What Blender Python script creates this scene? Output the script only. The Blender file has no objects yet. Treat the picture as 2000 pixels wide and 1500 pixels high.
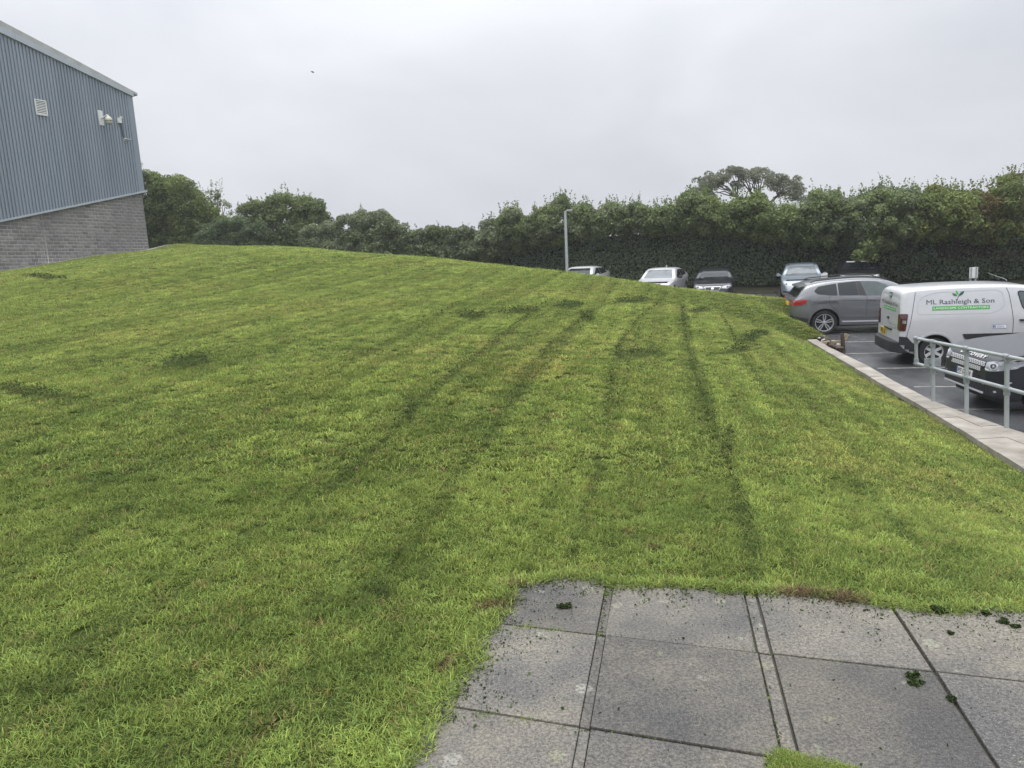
import bpy, bmesh, math, random
import numpy as np
from mathutils import Vector, Matrix
from mathutils.bvhtree import BVHTree
random.seed(7); rng = np.random.default_rng(7)
SC = bpy.context.scene
COL = SC.collection
# ------------------------------------------------------------------ camera
FPX, PITCH, ROLL, EYE = 1387.0, math.radians(8.9), math.radians(3.15), 1.55
_fw = np.array([0, math.cos(PITCH), -math.sin(PITCH)]); _rt = np.array([1.0, 0, 0]); _up = np.cross(_rt, _fw)
CR = _rt*math.cos(ROLL) - _up*math.sin(ROLL); CU = _up*math.cos(ROLL) + _rt*math.sin(ROLL)
cam = bpy.data.cameras.new('camera'); camo = bpy.data.objects.new('camera', cam); COL.objects.link(camo)
cam.sensor_width = 36.0; cam.lens = FPX/2000*36; cam.clip_start = 0.05; cam.clip_end = 3000
m = Matrix.Identity(4)
for i in range(3):
    m[i][0] = CR[i]; m[i][1] = CU[i]; m[i][2] = -_fw[i]
m[2][3] = EYE
camo.matrix_world = m
SC.camera = camo
# ------------------------------------------------------------------ sky, sun, exposure
SUN_EL, SUN_AZ = math.radians(68), math.radians(200)
w = bpy.data.worlds.new('World'); SC.world = w; w.use_nodes = True
nt = w.node_tree; nt.nodes.clear()
def N(t, typ, **kw):
    n = t.nodes.new(typ)
    for k, v in kw.items():
        if k == 'inp':
            for a, b in v.items(): n.inputs[a].default_value = b
        else: setattr(n, k, v)
    return n
out = N(nt, 'ShaderNodeOutputWorld'); bg = N(nt, 'ShaderNodeBackground', inp={'Strength': 0.1})
sky = N(nt, 'ShaderNodeTexSky', sky_type='NISHITA', sun_disc=False, sun_elevation=SUN_EL, sun_rotation=SUN_AZ, air_density=2.0, dust_density=6.0)
tc = N(nt, 'ShaderNodeTexCoord')
sep = N(nt, 'ShaderNodeSeparateXYZ'); nt.links.new(tc.outputs['Generated'], sep.inputs[0])
mp = N(nt, 'ShaderNodeMapping'); mp.inputs['Scale'].default_value = (1, 1, 2.2); nt.links.new(tc.outputs['Generated'], mp.inputs[0])
n1 = N(nt, 'ShaderNodeTexNoise', inp={'Scale': 2.3, 'Detail': 4.0, 'Roughness': 0.5, 'Distortion': 0.4}); nt.links.new(mp.outputs[0], n1.inputs['Vector'])
cr = N(nt, 'ShaderNodeValToRGB'); nt.links.new(n1.outputs['Fac'], cr.inputs[0])
cr.color_ramp.elements[0].position = 0.3; cr.color_ramp.elements[0].color = (0.585, 0.604, 0.652, 1)
cr.color_ramp.elements[1].position = 0.7; cr.color_ramp.elements[1].color = (0.77, 0.786, 0.826, 1)
# an overcast dome is brighter overhead than at the horizon
el = N(nt, 'ShaderNodeMapRange', inp={'From Min': 0.0, 'From Max': 1.0, 'To Min': 7.6, 'To Max': 30.0}); nt.links.new(sep.outputs[2], el.inputs[0])
pw = N(nt, 'ShaderNodeMath', operation='POWER', inp={1: 2.1}); mx0 = N(nt, 'ShaderNodeMath', operation='MAXIMUM', inp={1: 0.0})
nt.links.new(sep.outputs[2], mx0.inputs[0]); nt.links.new(mx0.outputs[0], pw.inputs[0]); nt.links.new(pw.outputs[0], el.inputs[0])
sc_ = N(nt, 'ShaderNodeVectorMath', operation='SCALE'); nt.links.new(cr.outputs[0], sc_.inputs[0]); nt.links.new(el.outputs[0], sc_.inputs['Scale'])
mix = N(nt, 'ShaderNodeMix', data_type='RGBA', inp={'Factor': 0.94}); nt.links.new(sky.outputs[0], mix.inputs['A']); nt.links.new(sc_.outputs[0], mix.inputs['B'])
nt.links.new(mix.outputs['Result'], bg.inputs[0]); nt.links.new(bg.outputs[0], out.inputs[0])
sun = bpy.data.lights.new('sun', 'SUN'); sun.energy = 1.5; sun.angle = math.radians(40); sun.color = (1.0, 0.97, 0.93)
suno = bpy.data.objects.new('sun', sun); COL.objects.link(suno)
sd = Vector((math.sin(SUN_AZ)*math.cos(SUN_EL), math.cos(SUN_AZ)*math.cos(SUN_EL), math.sin(SUN_EL)))
suno.rotation_euler = sd.to_track_quat('Z', 'Y').to_euler(); suno.location = (0, 0, 60)
SC.view_settings.view_transform = 'Standard'; SC.view_settings.look = 'None'; SC.view_settings.exposure = 0.47; SC.view_settings.gamma = 1
SC.view_settings.use_curve_mapping = False
SC.cycles.max_bounces = 6; SC.cycles.transparent_max_bounces = 8; SC.cycles.use_denoising = True
# ------------------------------------------------------------------ surveying: bearing + distance -> place
def ray(x, y): return CR*((x-1000)/FPX) + CU*((750-y)/FPX) + _fw
def on_plane(x, y, z=0.0, sl=0.0):
    d = ray(x, y); t = (z-EYE)/(d[2]-sl*d[1]); return np.array([0, 0, EYE]) + d*t
def at(x, y, D):
    d = ray(x, y); return np.array([0, 0, EYE]) + d*(D/d[1])
HAZE = 0.0009
CPZ, CPS = -1.93, 0.05                      # the car park rises gently away
def cp_z(x, y): return CPZ + CPS*y + 0.045*np.clip(9.3-x, 0, 7)*np.clip((y-25.0)/4, 0, 1)**2   # and towards the left of the far row
# ------------------------------------------------------------------ helpers
def tag(o, label=None, cat=None, group=None, kind=None):
    if label: o['label'] = label
    if cat: o['category'] = cat
    if group: o['group'] = group
    if kind: o['kind'] = kind
    return o
def empty(name, loc=(0, 0, 0), mat4=None):
    o = bpy.data.objects.new(name, None); COL.objects.link(o); o.empty_display_size = 0.2
    if mat4 is not None: o.matrix_world = mat4
    else: o.location = loc
    return o
def link(name, me, mats=None, parent=None, smooth=False):
    o = bpy.data.objects.new(name, me); COL.objects.link(o)
    if mats is not None:
        for mm in (mats if isinstance(mats, (list, tuple)) else [mats]): me.materials.append(mm)
    if parent is not None: o.parent = parent
    if smooth: me.polygons.foreach_set('use_smooth', np.ones(len(me.polygons), bool))
    return o
def mesh_np(name, V, F):
    """V (n,3), F (m,k) one face size"""
    me = bpy.data.meshes.new(name); V = np.asarray(V, np.float32); F = np.asarray(F, np.int32)
    k = F.shape[1]; me.vertices.add(len(V)); me.vertices.foreach_set('co', V.ravel())
    me.loops.add(F.size); me.loops.foreach_set('vertex_index', F.ravel())
    me.polygons.add(len(F)); me.polygons.foreach_set('loop_start', np.arange(len(F), dtype=np.int32)*k)
    me.update(calc_edges=True); return me
class MB:
    def __init__(s): s.v = []; s.f = []
    def add(s, vs, fs):
        b = len(s.v); s.v += [tuple(map(float, q)) for q in vs]; s.f += [tuple(b+i for i in q) for q in fs]; return s
    def box(s, c, d, R=None):
        x, y, z = d[0]/2, d[1]/2, d[2]/2
        vs = [Vector((a*x, b*y, e*z)) for e in (-1, 1) for b in (-1, 1) for a in (-1, 1)]
        if R is not None: vs = [R @ q for q in vs]
        return s.add([q + Vector(c) for q in vs], [(0, 2, 3, 1), (4, 5, 7, 6), (0, 1, 5, 4), (2, 6, 7, 3), (0, 4, 6, 2), (1, 3, 7, 5)])
    def tube(s, pts, rad, n=8, cap=True):
        pts = [Vector(q) for q in pts]; rad = rad if isinstance(rad, (list, tuple)) else [rad]*len(pts)
        b = len(s.v); up = None
        for i, q in enumerate(pts):
            t = (pts[min(i+1, len(pts)-1)] - pts[max(i-1, 0)]).normalized()
            if up is None: up = Vector((0, 0, 1)) if abs(t.z) < 0.9 else Vector((1, 0, 0))
            a = (up - t*up.dot(t)).normalized(); up = a; c = t.cross(a)
            for k in range(n):
                an = 2*math.pi*k/n; s.v.append(tuple(q + (a*math.cos(an) + c*math.sin(an))*rad[i]))
        for i in range(len(pts)-1):
            for k in range(n):
                s.f.append((b+i*n+k, b+i*n+(k+1) % n, b+(i+1)*n+(k+1) % n, b+(i+1)*n+k))
        if cap:
            s.f.append(tuple(b+k for k in reversed(range(n)))); s.f.append(tuple(b+(len(pts)-1)*n+k for k in range(n)))
        return s
    def lathe(s, prof, n=24, axis='z', M=None, close=False):
        b = len(s.v)
        for r, h in prof:
            for k in range(n):
                a = 2*math.pi*k/n; c, d = r*math.cos(a), r*math.sin(a)
                q = Vector((c, d, h)) if axis == 'z' else Vector((c, h, d))
                s.v.append(tuple(M @ q if M is not None else q))
        L = len(prof)
        for i in range(L-1 + (1 if close else 0)):
            for k in range(n):
                j = (i+1) % L
                s.f.append((b+i*n+k, b+i*n+(k+1) % n, b+j*n+(k+1) % n, b+j*n+k))
        return s
    def prism(s, poly, h0, h1, fn=None):
        """poly 2D (x,y), extruded z h0..h1; fn maps (x,y,z)->point"""
        n = len(poly); fn = fn or (lambda x, y, z: (x, y, z))
        vs = [fn(x, y, h0) for x, y in poly] + [fn(x, y, h1) for x, y in poly]
        return s.add(vs, [tuple(reversed(range(n))), tuple(range(n, 2*n))] + [(i, (i+1) % n, n+(i+1) % n, n+i) for i in range(n)])
    def build(s, name, mat, parent=None, smooth=False, bevel=0):
        me = bpy.data.meshes.new(name); me.from_pydata(s.v, [], s.f)
        if bevel:
            bm = bmesh.new(); bm.from_mesh(me); bmesh.ops.recalc_face_normals(bm, faces=bm.faces)
            es = [e for e in bm.edges if len(e.link_faces) == 2 and e.calc_face_angle(0) > 0.6]
            bmesh.ops.bevel(bm, geom=es, offset=bevel, segments=2, affect='EDGES', profile=0.6, clamp_overlap=True); bm.to_mesh(me); bm.free()
        else:
            bm = bmesh.new(); bm.from_mesh(me); bmesh.ops.recalc_face_normals(bm, faces=bm.faces); bm.to_mesh(me); bm.free()
        o = link(name, me, mat, parent, smooth)
        if smooth:
            try: me.set_sharp_from_angle(angle=math.radians(38))
            except Exception: pass
        return o
# value noise for layout
_perm = rng.permutation(512)
def vnoise(x, y, seed=0):
    x = np.asarray(x, float); y = np.asarray(y, float)
    xi = np.floor(x).astype(int); yi = np.floor(y).astype(int); fx = x-xi; fy = y-yi
    fx = fx*fx*(3-2*fx); fy = fy*fy*(3-2*fy)
    h = lambda a, b: _perm[(_perm[(a+seed*37) & 511] + b) & 511]/511.0
    return (h(xi, yi)*(1-fx)+h(xi+1, yi)*fx)*(1-fy) + (h(xi, yi+1)*(1-fx)+h(xi+1, yi+1)*fx)*fy
def fbm(x, y, seed=0, o=3): return sum(vnoise(np.asarray(x)*2**i, np.asarray(y)*2**i, seed+i)*0.5**i for i in range(o))/sum(0.5**i for i in range(o))
# ------------------------------------------------------------------ materials
def mat(name, col, rough=0.6, metal=0.0, var=0.0, scale=5.0, bump=0.0, bscale=40.0, coat=0.0, col2=None, spec=0.5, rvar=0.0, stretch=None, obj=False, each=0.0):
    mm = bpy.data.materials.new(name); mm.use_nodes = True; t = mm.node_tree; b = t.nodes['Principled BSDF']
    b.inputs['Roughness'].default_value = rough; b.inputs['Metallic'].default_value = metal
    b.inputs['Coat Weight'].default_value = coat; b.inputs['Coat Roughness'].default_value = 0.04; b.inputs['Specular IOR Level'].default_value = spec
    tcn = N(t, 'ShaderNodeTexCoord'); vec = tcn.outputs['Object']
    if not obj:
        g = N(t, 'ShaderNodeNewGeometry'); vec = g.outputs['Position']
    if stretch:
        mpn = N(t, 'ShaderNodeMapping'); mpn.inputs['Scale'].default_value = stretch; t.links.new(vec, mpn.inputs[0]); vec = mpn.outputs[0]
    c2 = col2 or tuple(c*(1-var) for c in col); c1 = col if col2 else tuple(min(1, c*(1+var)) for c in col)
    if var or col2:
        n = N(t, 'ShaderNodeTexNoise', inp={'Scale': scale, 'Detail': 5.0, 'Roughness': 0.62}); t.links.new(vec, n.inputs['Vector'])
        r = N(t, 'ShaderNodeValToRGB'); r.color_ramp.elements[0].position = 0.32; r.color_ramp.elements[1].position = 0.68
        r.color_ramp.elements[0].color = (*c1, 1); r.color_ramp.elements[1].color = (*c2, 1)
        t.links.new(n.outputs['Fac'], r.inputs[0]); t.links.new(r.outputs[0], b.inputs['Base Color'])
        if rvar:
            q = N(t, 'ShaderNodeMapRange', inp={'From Min': 0.3, 'From Max': 0.7, 'To Min': max(0.02, rough-rvar), 'To Max': rough+rvar}); t.links.new(n.outputs['Fac'], q.inputs[0]); t.links.new(q.outputs[0], b.inputs['Roughness'])
    else: b.inputs['Base Color'].default_value = (*col, 1)
    if each and b.inputs['Base Color'].links:                # piece-to-piece difference
        oi = N(t, 'ShaderNodeObjectInfo'); q = N(t, 'ShaderNodeMapRange', inp={'To Min': 1-each, 'To Max': 1+each}); t.links.new(oi.outputs['Random'], q.inputs[0])
        hs = N(t, 'ShaderNodeHueSaturation'); t.links.new(q.outputs[0], hs.inputs['Value']); src = b.inputs['Base Color'].links[0].from_socket; t.links.new(src, hs.inputs['Color']); t.links.new(hs.outputs[0], b.inputs['Base Color'])
    if bump:
        n2 = N(t, 'ShaderNodeTexNoise', inp={'Scale': bscale, 'Detail': 4.0}); t.links.new(vec, n2.inputs['Vector'])
        bp = N(t, 'ShaderNodeBump', inp={'Strength': bump, 'Distance': 0.01}); t.links.new(n2.outputs['Fac'], bp.inputs['Height']); t.links.new(bp.outputs[0], b.inputs['Normal'])
    return mm
def tint_mat(name, instancer=False, trans=0.35, rough=0.5, spec=0.35, attr='tint'):
    mm = bpy.data.materials.new(name); mm.use_nodes = True; t = mm.node_tree; b = t.nodes['Principled BSDF']; o = t.nodes['Material Output']
    a = N(t, 'ShaderNodeAttribute', attribute_name=attr, attribute_type='INSTANCER' if instancer else 'GEOMETRY')
    src = a.outputs['Color']
    if instancer:                                  # blade-to-blade variation held in the tuft mesh
        a2 = N(t, 'ShaderNodeAttribute', attribute_name='blade', attribute_type='GEOMETRY')
        mu = N(t, 'ShaderNodeMix', data_type='RGBA', blend_type='MULTIPLY', inp={'Factor': 1.0}); t.links.new(src, mu.inputs['A']); t.links.new(a2.outputs['Color'], mu.inputs['B']); src = mu.outputs['Result']
    t.links.new(src, b.inputs['Base Color']); b.inputs['Roughness'].default_value = rough; b.inputs['Specular IOR Level'].default_value = spec
    tr = N(t, 'ShaderNodeBsdfTranslucent'); t.links.new(src, tr.inputs['Color'])
    ms = N(t, 'ShaderNodeMixShader', inp={0: trans}); t.links.new(b.outputs[0], ms.inputs[1]); t.links.new(tr.outputs[0], ms.inputs[2]); t.links.new(ms.outputs[0], o.inputs['Surface'])
    return mm
M = {}
M['soil'] = mat('soil', (0.050, 0.068, 0.018), 0.95, var=0.4, scale=9, bump=0.6, bscale=60, spec=0.05)
M['asphalt'] = mat('asphalt', (0.050, 0.052, 0.057), 0.19, col2=(0.115, 0.117, 0.120), scale=0.6, rvar=0.14, bump=0.35, bscale=160)
M['paint_line'] = mat('paint_line', (0.33, 0.32, 0.285), 0.5, col2=(0.09, 0.09, 0.085), scale=7, bump=0.2)
M['coping'] = mat('coping', (0.34, 0.315, 0.275), 0.85, col2=(0.195, 0.175, 0.145), scale=3.0, bump=0.5, bscale=90, each=0.14)
M['concrete'] = mat('concrete', (0.30, 0.29, 0.27), 0.9, var=0.2, scale=4, bump=0.4)
M['block'] = mat('block', (0.235, 0.225, 0.215), 0.95, col2=(0.17, 0.165, 0.16), scale=2.6, bump=0.9, bscale=26, each=0.22)
M['mortar'] = mat('mortar', (0.66, 0.65, 0.62), 0.95, col2=(0.22, 0.215, 0.21), scale=0.45, bump=0.3)
M['cladding'] = mat('cladding', (0.235, 0.275, 0.325), 0.45, col2=(0.195, 0.235, 0.28), scale=2.2, stretch=(1, 1, 0.05), each=0.05)
M['trim'] = mat('trim', (0.40, 0.44, 0.48), 0.45, col2=(0.33, 0.37, 0.41), scale=1.2)
M['roofing'] = mat('roofing', (0.36, 0.37, 0.36), 0.6, var=0.15, scale=2)
M['white_metal'] = mat('white_metal', (0.62, 0.63, 0.62), 0.5, var=0.1, scale=8)
M['cream'] = mat('cream', (0.52, 0.52, 0.42), 0.4, var=0.12, scale=8)
M['dark'] = mat('dark', (0.012, 0.012, 0.013), 0.6)
M['cable'] = mat('cable', (0.03, 0.03, 0.035), 0.5)
M['galv'] = mat('galv', (0.42, 0.45, 0.46), 0.45, metal=0.35, col2=(0.33, 0.36, 0.37), scale=6, bump=0.1)
M['galv_fit'] = mat('galv_fit', (0.30, 0.325, 0.335), 0.5, metal=0.4, var=0.2, scale=20)
M['bark'] = mat('bark', (0.10, 0.085, 0.065), 0.9, var=0.4, scale=8, bump=0.6)
M['wood'] = mat('wood', (0.085, 0.06, 0.042), 0.85, col2=(0.04, 0.03, 0.022), scale=6, bump=0.5)
M['wood_pale'] = mat('wood_pale', (0.34, 0.27, 0.18), 0.85, var=0.25, scale=7, bump=0.4)
M['field'] = mat('field', (0.085, 0.105, 0.045), 0.95, var=0.25, scale=0.05)
M['leaf'] = tint_mat('leaf', trans=0.42, rough=0.6, spec=0.25)
M['blade'] = tint_mat('blade', instancer=True, trans=0.50, rough=0.6, spec=0.2)
M['clod'] = tint_mat('clod', trans=0.15, rough=0.8, spec=0.1)
def slab_material():
    mm = bpy.data.materials.new('slab'); mm.use_nodes = True; t = mm.node_tree; b = t.nodes['Principled BSDF']; L = t.links.new
    g = N(t, 'ShaderNodeNewGeometry'); oi = N(t, 'ShaderNodeObjectInfo')
    def noise(sc, det=5.0, ro=0.6):
        n = N(t, 'ShaderNodeTexNoise', inp={'Scale': sc, 'Detail': det, 'Roughness': ro}); L(g.outputs['Position'], n.inputs['Vector']); return n.outputs['Fac']
    def ramp(src, p0, c0, p1, c1):
        r = N(t, 'ShaderNodeValToRGB'); e = r.color_ramp.elements; e[0].position = p0; e[1].position = p1; e[0].color = (*c0, 1); e[1].color = (*c1, 1); L(src, r.inputs[0]); return r.outputs[0]
    def mixc(fac, a, c, mode='MIX'):
        x = N(t, 'ShaderNodeMix', data_type='RGBA', blend_type=mode)
        if isinstance(fac, float): x.inputs['Factor'].default_value = fac
        else: L(fac, x.inputs['Factor'])
        for s_, q in (('A', a), ('B', c)):
            if isinstance(q, tuple): x.inputs[s_].default_value = (*q, 1)
            else: L(q, x.inputs[s_])
        return x.outputs['Result']
    base = ramp(noise(1.7, 5), 0.36, (0.068, 0.067, 0.065), 0.64, (0.160, 0.147, 0.120))
    fine = ramp(noise(85, 3, 0.8), 0.38, (0.32, 0.32, 0.32), 0.66, (1.65, 1.62, 1.55))
    c = mixc(0.75, base, fine, 'MULTIPLY')
    grit = ramp(noise(260, 2), 0.63, (0, 0, 0), 0.72, (1, 1, 1)); c = mixc(grit, c, (0.30, 0.29, 0.26))
    # pale lichen spots
    v = N(t, 'ShaderNodeTexVoronoi', inp={'Scale': 8.5, 'Randomness': 1.0}); 
    wob = N(t, 'ShaderNodeTexNoise', inp={'Scale': 32.0, 'Detail': 3.0}); L(g.outputs['Position'], wob.inputs['Vector'])
    sc2 = N(t, 'ShaderNodeVectorMath', operation='SCALE', inp={'Scale': 0.055}); L(wob.outputs['Color'], sc2.inputs[0])
    ad = N(t, 'ShaderNodeVectorMath', operation='ADD'); L(g.outputs['Position'], ad.inputs[0]); L(sc2.outputs[0], ad.inputs[1]); L(ad.outputs[0], v.inputs['Vector'])
    sepc = N(t, 'ShaderNodeSeparateColor'); L(v.outputs['Color'], sepc.inputs[0])
    rad = N(t, 'ShaderNodeMapRange', inp={'From Min': 0.58, 'From Max': 1.0, 'To Min': 0.0, 'To Max': 0.32}); L(sepc.outputs[0], rad.inputs[0])
    lt = N(t, 'ShaderNodeMath', operation='LESS_THAN'); L(v.outputs['Distance'], lt.inputs[0]); L(rad.outputs[0], lt.inputs[1])
    br = ramp(noise(70, 3), 0.42, (0, 0, 0), 0.58, (.8, .8, .8)); sp = N(t, 'ShaderNodeMath', operation='MULTIPLY'); L(lt.outputs[0], sp.inputs[0]); L(br, sp.inputs[1])
    lich = mixc(sepc.outputs[1], (0.25, 0.25, 0.22), (0.20, 0.21, 0.12)); c = mixc(sp.outputs[0], c, lich)
    # each slab a little different
    vv = N(t, 'ShaderNodeMapRange', inp={'To Min': 0.76, 'To Max': 1.2}); L(oi.outputs['Random'], vv.inputs[0]); hs = N(t, 'ShaderNodeHueSaturation'); L(vv.outputs[0], hs.inputs['Value']); L(c, hs.inputs['Color'])
    L(hs.outputs[0], b.inputs['Base Color'])
    rr = N(t, 'ShaderNodeMapRange', inp={'From Min': 0.3, 'From Max': 0.7, 'To Min': 0.42, 'To Max': 0.75}); L(noise(2.1, 4), rr.inputs[0]); L(rr.outputs[0], b.inputs['Roughness'])
    bp = N(t, 'ShaderNodeBump', inp={'Strength': 0.55, 'Distance': 0.004}); L(noise(120, 4, 0.7), bp.inputs['Height']); L(bp.outputs[0], b.inputs['Normal'])
    return mm
M['slab'] = slab_material()
def inside(px, py, poly):
    poly = np.asarray(poly); c = np.zeros(len(px), bool); j = len(poly)-1
    for i in range(len(poly)):
        xi, yi = poly[i]; xj, yj = poly[j]
        c ^= ((yi > py) != (yj > py)) & (px < (xj-xi)*(py-yi)/(yj-yi+1e-12)+xi); j = i
    return c
PAVE = [on_plane(*q)[:2] for q in [(772, 1500), (805, 1460), (836, 1395), (878, 1340), (912, 1290), (947, 1225), (966, 1178), (984, 1140), (1050, 1127), (1130, 1121), (1190, 1138), (1300, 1136), (1450, 1146), (1600, 1156), (1700, 1172), (1760, 1184), (1850, 1183), (2000, 1190)]]
_pv = []
for _a, _b in zip(PAVE[:-1], PAVE[1:]):
    _n = max(1, int(np.linalg.norm(_b-_a)/.05))
    for _t in range(_n): _q = _a+(_b-_a)*_t/_n; _pv.append(_q+np.array([fbm(_q[0]*6, _q[1]*6, 51)-.5, fbm(_q[0]*6, _q[1]*6, 52)-.5])*.14)
PAVE_EDGE = len(_pv)
PAVE = _pv + [PAVE[-1]] + [np.array([2.9, 2.35]), np.array([4.2, 1.7]), np.array([4.2, 0.2]), np.array([-0.5, 0.2]), np.array([-0.62, 1.2])]
GAP = [on_plane(*q)[:2] for q in [(1508, 1470), (1530, 1468), (1560, 1481), (1600, 1482), (1655, 1499), (1690, 1515), (1504, 1520)]]
# ------------------------------------------------------------------ terrain of the lawn
WALL_D0 = 36.0
_wd = ray(1718, 508); WD = np.array([_wd[0], _wd[1], 0]); WD /= np.linalg.norm(WD)       # the wall runs this way
WB0 = at(0, 530, WALL_D0)
def wall_hit(px, py):
    """point of the vertical wall plane on a bearing"""
    nrm = np.array([WD[1], -WD[0], 0]); d = ray(px, py); o = np.array([0, 0, EYE])
    return o + d*(np.dot(WB0-o, nrm)/np.dot(d, nrm))
WC = wall_hit(291, 482)
ctrl = []; CREST = {}
def cp(px, py, D): ctrl.append(tuple(at(px, py, D)))
def cz(x, y, z): ctrl.append((x, y, z))
for q in [(-1.5, 1.2), (0, 3.4), (0.6, 3.2), (1.2, 3.0), (1.8, 2.7), (0.4, 2.0), (2.6, 2.2), (-0.4, 2.2), (0, 0), (3, 0), (-3, 0.5), (0, -4), (4, -4), (-6, -4)]: cz(*q, -0.025)
cz(-4, 3, 0.08); cz(-6, 1, 0.05)
for px, py, D in [(0, 531, 35.8), (100, 515, 38), (200, 498, 40.6), (291, 484, 43.0), (347, 477, 44.5), (400, 478, 45), (445, 479.5, 44.5), (500, 480.5, 43.5), (600, 484.5, 41), (700, 492, 38), (800, 500, 35), (900, 509, 32), (1000, 520, 29.5), (1107, 531, 27.5), (1180, 540, 26.5), (1250, 550, 25.5), (1320, 560, 24.7), (1400, 569, 23.8), (1460, 575, 23.2), (1510, 580, 23), (1537, 583, 23)]: CREST.update({len(ctrl): (px, py+1.5, D)} if px >= 291 else {}); cp(px, py, D)
for px, py, D in [(1552, 626, 20.8), (1580, 643, 20.3)]: cp(px, py, D)
COP_L = [(2000, 915), (1869.5, 834), (1778, 780), (1729, 753.5), (1675, 721.5), (1633, 696.5), (1578.5, 665), (1571, 659)]
for q in COP_L: 
    p = on_plane(*q, -0.7); cz(p[0]-0.05, p[1], -0.755)
cz(4.75, 5.3, -0.72); cz(4.3, 3.6, -0.45); cz(4.0, 2.2, -0.2)
# rolling-off behind the crest
for px, D, z in [(150, 60, 4.0), (291, 62, 3.9), (400, 56, 3.9), (600, 52, 2.9), (800, 45, 1.7), (1000, 37, 0.7), (1107, 34, 0.15), (1250, 31, -0.65), (1400, 28.5, -0.9), (1510, 27, -0.9), (1560, 25.8, -0.95)]:
    p = at(px, 500, D); cz(p[0], p[1], z)
p = at(1600, 640, 21.5); cz(p[0], p[1], -1.05)
# body of the slope
for px, D, z in [(0, 22, 1.80), (200, 24, 2.15), (400, 24, 2.05), (600, 24, 1.85), (800, 22, 1.50), (1000, 19, 1.08), (1200, 17, 0.66), (1400, 15, 0.16), (0, 10, 0.72), (400, 11, 0.80), (800, 11, 0.70), (1200, 9.5, 0.33), (1500, 13.5, -0.22), (400, 5, 0.24), (800, 5.5, 0.22), (1100, 5.5, 0.13), (1500, 7, -0.12), (1700, 6, -0.30), (1850, 5, -0.33)]:
    p = at(px, 600, D); cz(p[0], p[1], z)
cz(-45, 20, 2.0); cz(-45, 50, 3.5); cz(-20, 5, 0.5)
ctrl = np.array(ctrl)
def _tp(r): return np.where(r > 1e-9, r*r*np.log(np.maximum(r, 1e-9)), 0)
_P = ctrl[:, :2]; _n = len(_P)
def _solve():
    A = np.zeros((_n+3, _n+3)); A[:_n, :_n] = _tp(np.linalg.norm(_P[:, None]-_P[None], axis=2)) + np.eye(_n)*0.02
    A[:_n, _n] = 1; A[:_n, _n+1:] = _P; A[_n, :_n] = 1; A[_n+1:, :_n] = _P.T
    return np.linalg.solve(A, np.concatenate([ctrl[:, 2], [0, 0, 0]]))
_c = _solve()
def lawn_z(x, y):
    x = np.atleast_1d(np.asarray(x, float)); y = np.atleast_1d(np.asarray(y, float)); o = np.empty(len(x))
    for s in range(0, len(x), 20000):
        q = np.stack([x[s:s+20000], y[s:s+20000]], 1)
        o[s:s+20000] = _tp(np.linalg.norm(q[:, None]-_P[None], axis=2)) @ _c[:_n] + _c[_n] + q @ _c[_n+1:]
    d = np.hypot(x, y); k = np.clip((d-5)/6, 0, 1)*np.clip((30-d)/8, .25, 1)
    return o + k*(fbm(x*0.45, y*0.45, 5)-0.5)*0.07
# settle the crest points on the surveyed skyline of the bank
for _it in range(6):
    for _k, (_px, _py, _d0) in CREST.items():
        lo, hi = 430.0, 680.0; _D = np.linspace(6, 44, 160)
        for _b in range(11):
            md_ = (lo+hi)/2; d = ray(_px, md_); q = d[None, :]/d[1]*_D[:, None]+[0, 0, EYE]
            if (lawn_z(q[:, 0], q[:, 1]) > q[:, 2]).any(): hi = md_
            else: lo = md_
        if _it == 5: print('ridge', _px, round(hi), _py)
        ctrl[_k, 2] += 0.8*(hi-_py)/FPX*_d0
    _c = _solve()
# right-hand limit of the lawn: along the coping, then free beyond it
_cl = np.array([on_plane(*q, -0.7)[:2] for q in COP_L])
_lx = np.concatenate([[3.6, 4.2, 4.75], _cl[:, 0]]); _ly = np.concatenate([[-6, 2.2, 5.2], _cl[:, 1]])
def lawn_right(y):
    y = np.asarray(y, float); b = np.interp(y, _ly, _lx)
    return np.where(y > _ly[-1], b + (y-_ly[-1])*1.6 + 0.2, b)
ys = np.concatenate([np.arange(-5, 1, 0.5), np.arange(1, 8, 0.14), np.arange(8, 22, 0.25), np.arange(22, 60, 0.6)])
us = np.linspace(0, 1, 190)**1.0
us = 1-(1-us)**0.62
us = (us-us[0])/(us[-1]-us[0])
us = np.sort(1-np.linspace(0, 1, 200)**1.5)
G = np.array([[(-46*(1-u) + float(lawn_right(y))*u, y) for u in us] for y in ys])
nz = lawn_z(G[..., 0].ravel(), G[..., 1].ravel())
_ins = inside(G[..., 0].ravel(), G[..., 1].ravel(), PAVE); nz = np.where(_ins, np.minimum(nz, -.05)-.02, nz); V = np.column_stack([G.reshape(-1, 2), nz]); V[:, 2] -= .022; nr, nc = len(ys), len(us)
idx = np.arange(nr*nc).reshape(nr, nc)
F = np.stack([idx[:-1, :-1], idx[:-1, 1:], idx[1:, 1:], idx[1:, :-1]], -1).reshape(-1, 4)
tag(link('lawn_ground', mesh_np('lawn_ground', V, F), M['soil'], smooth=True), kind='structure')
def on_lawn(px, py, dmax=46):
    d = ray(px, py); t = np.linspace(1.2, dmax, 1600); q = np.array([0, 0, EYE]) + d*(t/d[1])[:, None]
    k = np.where(q[:, 2] < lawn_z(q[:, 0], q[:, 1]))[0]
    return q[k[0]] if len(k) else None
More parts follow.
